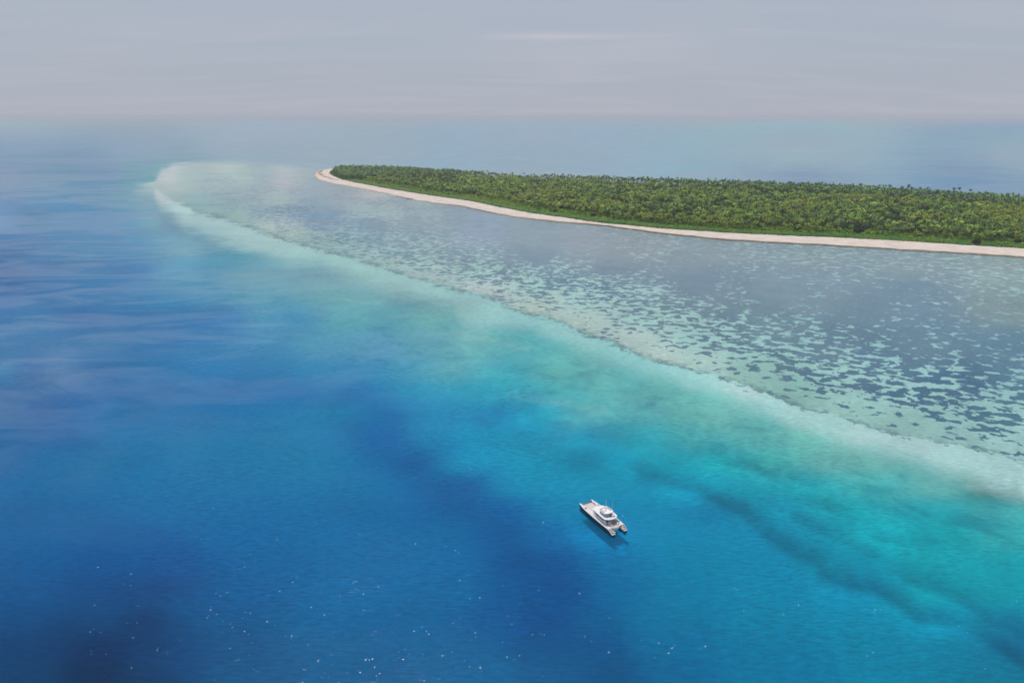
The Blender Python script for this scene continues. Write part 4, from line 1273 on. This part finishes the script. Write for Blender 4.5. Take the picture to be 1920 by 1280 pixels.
# hulls: lofted sections, dark topsides under a white rail
def hull(side):
    xs = [12.3, 11.9, 11.0, 9.0, 6.0, 2.0, -3.0, -7.5, -10.0, -11.4, -12.3]
    hw = [0.06, 0.24, 0.50, 0.86, 1.08, 1.16, 1.16, 1.10, 1.02, 0.96, 0.90]
    zt = [2.35, 2.35, 2.3, 2.25, 2.2, 2.15, 2.1, 2.05, 2.0, 1.25, 0.75]
    V, Fs = [], []
    cy_ = side * 3.05
    for x, w_, t in zip(xs, hw, zt):
        inn = w_ * 0.85
        # from outer rail down round the keel to the inner rail; deepened to stand in for the hull's dark reflection
        V += [(x, cy_ + side * w_, t), (x, cy_ + side * w_ * 0.93, 0.45), (x, cy_ + side * w_ * 0.62, -1.0), (x, cy_, -1.7),
              (x, cy_ - side * inn * 0.62, -1.0), (x, cy_ - side * inn * 0.93, 0.45), (x, cy_ - side * inn, t)]
    for k in range(len(xs) - 1):
        for j in range(6):
            Fs.append((k * 7 + j, k * 7 + j + 1, (k + 1) * 7 + j + 1, (k + 1) * 7 + j))
    Fs.append(tuple(range(7))); Fs.append(tuple((len(xs) - 1) * 7 + j for j in range(7)))
    h = ngon_mesh('hull', V, Fs, M_NAVY, cat, smooth=False)
    # deck on top of the hull with a white toe rail
    top = []
    ends = [(x, cy_ + side * w_, t) for x, w_, t in zip(xs, hw, zt)]
    ine = [(x, cy_ - side * w_ * 0.85, t) for x, w_, t in zip(xs, hw, zt)]
    V, Fs = [], []
    for e, i_ in zip(ends, ine):
        V += [(e[0], e[1] - side * 0.02, e[2] + 0.02), (i_[0], i_[1] + side * 0.02, i_[2] + 0.02)]
    for k in range(8):
        Fs.append((2 * k, 2 * k + 1, 2 * k + 3, 2 * k + 2))
    dk_ = ngon_mesh('side_deck', V, Fs, M_DECK, cat)
    # toe rail as a thin box strip following the outer edge
    V, Fs = [], []
    for k, (x, y, z) in enumerate(ends):
        for dy_, dz_ in ((0.05, -0.16), (0.05, 0.10), (-0.17, 0.10), (-0.17, -0.02)):
            V.append((x, y + side * dy_, z + dz_))
    for k in range(len(ends) - 1):
        for j in range(4):
            a, b = k * 4 + j, k * 4 + (j + 1) % 4
            Fs.append((a, b, b + 4, a + 4))
    Fs += [(0, 1, 2, 3), tuple((len(ends) - 1) * 4 + j for j in range(4))]
    ngon_mesh('toe_rail', V, Fs, M_WHITE, cat)
    # bow cap
    V = [(12.42, cy_, 2.36), (11.0, cy_ + side * 0.48, 2.37), (10.1, cy_, 2.39), (11.0, cy_ - side * 0.42, 2.37)]
    V += [(x, y, z + 0.06) for x, y, z in V]
    ngon_mesh('bow_cap', V, [(3, 2, 1, 0), (4, 5, 6, 7), (0, 1, 5, 4), (1, 2, 6, 5), (2, 3, 7, 6), (3, 0, 4, 7)], M_WHITE, cat)
    # stern steps
    for k, (x0, x1, z) in enumerate(((-10.15, -10.85, 1.72), (-10.85, -11.55, 1.32), (-11.55, -12.3, 0.92))):
        st = box('stern_step', x1, x0, cy_ - 0.62, cy_ + 0.72 if side > 0 else cy_ + 0.62, z - 0.42, z, M_TEAK, cat, 0.02)
        if k == 2:
            box('step_edge', x1 - 0.14, x1, cy_ - 0.8, cy_ + 0.8, z - 0.4, z + 0.05, M_WHITE, cat, 0.02)
    # white moulding on both sides of the steps
    box('stern_coaming', -12.3, -9.7, cy_ - 0.95 if side > 0 else cy_ + 0.66, cy_ - 0.66 if side > 0 else cy_ + 0.95, 0.55, 1.55, M_WHITE, cat, 0.04)
    # portlights and rubbing strake on the dark topside
    for x in (8.6, 5.2, 1.4, -2.4, -5.8):
        box('portlight', x - 0.30, x + 0.30, cy_ + side * 1.13 - 0.035, cy_ + side * 1.13 + 0.035, 1.2, 1.45, M_GLASS, cat, 0.01)
    return h


hull(1)
hull(-1)

# bridge deck between the hulls, with its rounded aft edge
aft = [(-9.55 - 0.95 * (1 - (y / 2.35) ** 2), y) for y in np.linspace(-2.35, 2.35, 13)]
out = [(4.9, -2.25), (4.9, 2.25)] + [(a, b) for a, b in aft[::-1]]
slab('bridge_deck', out, 1.1, 2.12, M_WHITE, cat)
aft2 = [(-9.40 - 0.90 * (1 - (y / 2.3) ** 2), y) for y in np.linspace(-2.25, 2.25, 13)]
slab('cockpit_sole', [(-4.6, -2.7), (-4.6, 2.7)] + [(-9.2, 2.75)] + [(a, b) for a, b in aft2[::-1]] + [(-9.2, -2.75)], 2.125, 2.20, M_TEAK, cat, bevel=0.0)
# net, crossbeam, forward strip
netf = box('trampoline', 5.0, 10.2, -2.45, 2.45, 2.02, 2.06, mnet, cat, 0.0)
box('net_strip', 10.55, 11.75, -2.7, 2.7, 1.78, 1.82, M_TINT, cat, 0.0)
box('front_beam', 10.22, 10.52, -3.0, 3.0, 1.86, 2.22, M_WHITE, cat, 0.06)
box('bow_rail_beam', 11.80, 11.93, -2.9, 2.9, 1.92, 2.08, M_STEEL, cat, 0.02)
box('catwalk', 4.9, 10.2, -0.22, 0.22, 2.09, 2.17, M_DECK, cat, 0.01)
for sy in (-1, 1):
    box('net_lacing', 5.0, 10.2, sy * 2.5 - 0.05, sy * 2.5 + 0.05, 2.05, 2.13, M_WHITE, cat, 0.01)
    rod('net_lashing', (10.2, sy * 2.3, 2.1), (5.0, sy * 1.4, 2.1), 0.03, M_CUSH, cat)
# foredeck
slab('foredeck', [(5.0, -2.3), (5.0, 2.3), (3.0, 3.2), (-9.0, 3.4), (-9.0, -3.4), (3.0, -3.2)], 1.95, 2.14, M_DECK, cat, bevel=0.0)
for (x, y) in ((5.9, 0.9), (6.0, -1.2), (4.6, 2.3), (4.7, -2.4)):
    box('deck_hatch', x - 0.35, x + 0.35, y - 0.35, y + 0.35, 2.12, 2.24, M_WHITE, cat, 0.03)
rod('anchor_windlass', (5.3, 0, 2.15), (5.3, 0, 2.6), 0.22, M_STEEL, cat, 8)
box('bow_locker', 7.4, 8.3, 2.75, 3.35, 2.2, 2.42, M_DARK, cat, 0.03)
box('bow_locker', 6.2, 7.4, -3.4, -2.85, 2.2, 2.5, M_DARK, cat, 0.03)
box('bow_locker', 8.2, 10.2, -2.75, -2.45, 2.1, 2.3, M_DARK, cat, 0.02)

# saloon: sides with a long run of dark windows, sloped rounded nose
nose = [(5.7, 0.0), (5.5, 1.0), (4.8, 1.95), (3.2, 2.55), (1.4, 2.85), (-5.2, 2.9)]
oc = nose + [(x, -y) for x, y in nose[::-1] if y > 0]
slab('saloon', oc, 2.14, 4.30, M_WHITE, cat, top_scale=(0.80, 0.92, -5.2, 0.0), bevel=0.05)
for sy in (-1, 1):
    for (xa, xb) in ((2.9, 1.0), (0.7, -1.6), (-1.9, -3.2), (-3.5, -4.7)):
        def wy(x, z):
            yb = np.interp(-x, [-5.0, -4.1, -2.2, -0.6, 5.2], [1.0, 1.95, 2.55, 2.85, 2.9])
            return sy * (yb * (1 - 0.08 * (z - 2.14) / 2.16) + 0.035)
        V = []
        for dy_ in (0.0, -0.06):
            for x, z in ((xa, 3.05), (xb, 3.05), (xb, 3.85), (xa, 3.72)):
                V.append((x, wy(x, z) + sy * dy_, z))
        ngon_mesh('side_window', V, [(0, 1, 2, 3), (7, 6, 5, 4), (0, 4, 5, 1), (1, 5, 6, 2), (2, 6, 7, 3), (3, 7, 4, 0)], M_GLASS, cat)
# front windows, set into the slope
for y0_, y1_ in ((-1.5, -0.55), (-0.45, 0.45), (0.55, 1.5)):
    box('front_window', 4.52, 4.60, y0_, y1_, 3.15, 3.5, M_TINT, cat, 0.01)
box('saloon_door', -5.26, -5.20, -1.9, 1.9, 2.2, 4.1, M_GLASS, cat, 0.01)

# main roof: wide, with big rounded aft corners and overhanging the cockpit
ra = []
for t in np.linspace(math.pi / 2, -math.pi / 2, 15):
    ra.append((-4.6 - 3.0 * math.cos(t) ** 0.75 if math.cos(t) > 1e-6 else -4.6, 3.45 * math.sin(t) if abs(math.sin(t)) < 1 else 3.45 * np.sign(math.sin(t))))
rf = [(2.9, -2.8), (3.8, -1.8), (4.1, 0.0), (3.8, 1.8), (2.9, 2.8), (-0.5, 3.25)]
slab('main_roof', [(-1.0, -3.4)] + rf + ra, 4.32, 4.56, M_ROOF, cat, bevel=0.06)
slab('roof_crown', [(-1.0, -2.9)] + [(x * 0.9, y * 0.85) for x, y in rf] + [(x * 0.93, y * 0.85) for x, y in ra], 4.562, 4.68, M_ROOF, cat, bevel=0.05, top_scale=(0.93, 0.9, -2.0, 0.0))
# side overhang supports and aft posts
for (x, y) in ((-6.9, 1.55), (-6.9, -1.75), (-5.6, 2.95), (-5.6, -2.95)):
    rod('roof_post', (x, y, 2.15), (x, y, 4.34), 0.09, M_WHITE, cat, 8)
slab('stair_moulding', [(-5.1, 2.3), (-5.3, 3.1), (-6.3, 3.2), (-6.7, 2.8), (-6.3, 2.3)], 2.2, 3.7, M_WHITE, cat, top_scale=(0.75, 0.9, -5.4, 2.8))
# flybridge
fb = [(-0.7, -1.7), (-0.5, 0.0), (-0.7, 1.7), (-1.2, 2.1), (-3.9, 2.15), (-4.35, 1.9), (-4.7, 0.8), (-4.75, 0.0), (-4.7, -0.8), (-4.35, -1.9), (-3.9, -2.15), (-1.2, -2.1)]
slab('wheelhouse', fb, 4.69, 5.30, M_WHITE, cat, bevel=0.03)
slab('wheelhouse_window', [(x * 0.985 - 0.03, y * 0.975) for x, y in fb], 5.305, 5.95, M_TINT, cat, bevel=0.02)
for (x, y) in ((-4.2, 2.05), (-4.2, -2.05), (-0.8, 1.85), (-0.8, -1.85), (-2.5, 2.14), (-2.5, -2.14), (-4.78, 0.9), (-4.78, -0.9)):
    rod('window_post', (x, y, 5.25), (x, y, 5.98), 0.085, M_WHITE, cat, 6)
ht_ = [(0.1, -1.6), (0.35, 0.0), (0.1, 1.6), (-0.5, 2.3), (-4.2, 2.5), (-4.9, 2.0), (-5.25, 0.9), (-5.3, 0.0), (-5.25, -0.9), (-4.9, -2.0), (-4.2, -2.5), (-0.5, -2.3)]
slab('hardtop', ht_, 5.97, 6.16, M_WHITE, cat, bevel=0.05)
for sy in (-1, 1):
    slab('hardtop_skylight', [(-0.6, sy * 1.45), (-0.6, sy * 1.85), (-3.7, sy * 2.05), (-3.9, sy * 1.6)][::sy], 6.165, 6.21, M_TINT, cat, bevel=0.0)
box('flybridge_seat', -6.3, -5.1, -1.9, -0.5, 4.69, 5.15, M_CUSH, cat, 0.06)
box('flybridge_seat', -5.9, -5.5, -0.3, 0.1, 4.69, 5.45, M_DARK, cat, 0.03)
box('radar_mast', -0.9, -0.4, -1.0, 1.0, 6.165, 6.5, M_WHITE, cat, 0.05)
rod('radar_dome', (-1.5, -0.9, 6.15), (-1.5, -0.9, 6.6), 0.38, M_WHITE, cat, 12)
rod('satellite_dome', (-2.6, 0.5, 6.15), (-2.6, 0.5, 6.7), 0.33, M_WHITE, cat, 12)
rod('antenna', (-0.6, -1.6, 6.1), (-0.5, -1.7, 10.2), 0.045, M_WHITE, cat, 5)
rod('antenna', (-0.9, -0.7, 6.45), (-0.9, -0.7, 10.4), 0.045, M_WHITE, cat, 5)
rod('antenna', (-3.8, -2.2, 6.1), (-3.8, -2.2, 11.0), 0.06, M_WHITE, cat, 5)
rod('antenna', (-0.3, 1.6, 6.1), (-0.3, 1.6, 8.0), 0.035, M_WHITE, cat, 5)

# cockpit
box('bar_counter', -7.5, -6.2, 0.55, 1.9, 2.2, 3.15, M_WHITE, cat, 0.05)
box('cockpit_table', -7.1, -5.9, -1.2, 0.1, 2.85, 2.93, M_WHITE, cat, 0.02)
rod('table_leg', (-6.5, -0.55, 2.2), (-6.5, -0.55, 2.86), 0.1, M_STEEL, cat, 6)
box('cockpit_sofa', -8.0, -6.2, -2.7, -1.9, 2.2, 2.65, M_CUSH, cat, 0.06)
box('sofa_back', -8.0, -6.2, -2.95, -2.72, 2.2, 3.1, M_CUSH, cat, 0.05)
box('deck_locker', -9.1, -8.1, -1.95, -1.45, 2.2, 2.62, M_WHITE, cat, 0.04)
box('deck_locker', -9.0, -8.1, 1.1, 1.6, 2.2, 2.62, M_WHITE, cat, 0.04)
box('dive_bench', -8.6, -7.6, -0.2, 0.2, 2.2, 2.5, M_TEAK, cat, 0.03)
box('engine_hatch', -9.6, -8.6, 2.75, 3.5, 2.14, 2.22, M_WHITE, cat, 0.02)
box('engine_hatch', -9.6, -8.6, -3.5, -2.75, 2.14, 2.22, M_WHITE, cat, 0.02)
box('fender', -7.6, -7.0, -3.55, -3.2, 2.15, 2.6, M_DARK, cat, 0.05)
# guard rails
for side in (-1, 1):
    px_ = [(10.6, 3.05 + 0.5), (8.4, 3.05 + 0.88), (6.0, 4.1), (3.4, 4.16), (0.8, 4.18), (-1.8, 4.18), (-4.4, 4.16), (-7.0, 4.12), (-9.4, 4.06)]
    posts = [(x, side * (y - 0.1)) for x, y in px_]
    for x, y in posts:
        rod('stanchion', (x, y, 2.1), (x, y, 2.95), 0.02, M_STEEL, cat, 4)
    for (a, b) in zip(posts[:-1], posts[1:]):
        rod('lifeline', (*a, 2.93), (*b, 2.93), 0.012, M_STEEL, cat, 4)

# mooring buoy off the starboard side
bo = at(1167.4, 967.0, 0.1)
V = []; Fs = []
R_ = 0.27
for i in range(7):
    ph = -math.pi / 2 + math.pi * i / 6
    for j in range(10):
        a = 2 * math.pi * j / 10
        V.append((R_ * math.cos(ph) * math.cos(a), R_ * math.cos(ph) * math.sin(a), 0.12 + R_ * 0.85 * math.sin(ph)))
for i in range(6):
    for j in range(10):
        Fs.append((i * 10 + j, i * 10 + (j + 1) % 10, (i + 1) * 10 + (j + 1) % 10, (i + 1) * 10 + j))
buoy = mesh_from('mooring_buoy', V, Fs, M_WHITE, smooth=True)
buoy.location = (bo[0], bo[1], 0)
tag(buoy, 'small white mooring buoy afloat beside the catamaran', 'buoy')
rod('mooring_ring', (0, 0, 0.4), (0, 0, 0.62), 0.05, M_STEEL, buoy)

# ------------------------------------------------------------------ the air
hv = np.array([(sx_ * 60000.0, sy_ * 60000.0, z_) for z_ in (-11.5, 172.0) for sy_ in (-1, 1) for sx_ in (-1, 1)])
hf = np.array([(0, 2, 3, 1), (4, 5, 7, 6), (0, 1, 5, 4), (2, 6, 7, 3), (0, 4, 6, 2), (1, 3, 7, 5)])
mh, s = new_mat('hazy_air')
pv = s.n('ShaderNodeVolumePrincipled')
pv.inputs['Color'].default_value = (0.86, 0.915, 1.0, 1)
pv.inputs['Density'].default_value = 0.00007
pv.inputs['Anisotropy'].default_value = 0.0
ov = s.n('ShaderNodeOutputMaterial')
s.l(pv.outputs[0], ov.inputs['Volume'])
haze = mesh_from('haze', hv, hf, mh)
tag(haze, 'thin pale sea haze over the whole lagoon', kind='stuff')
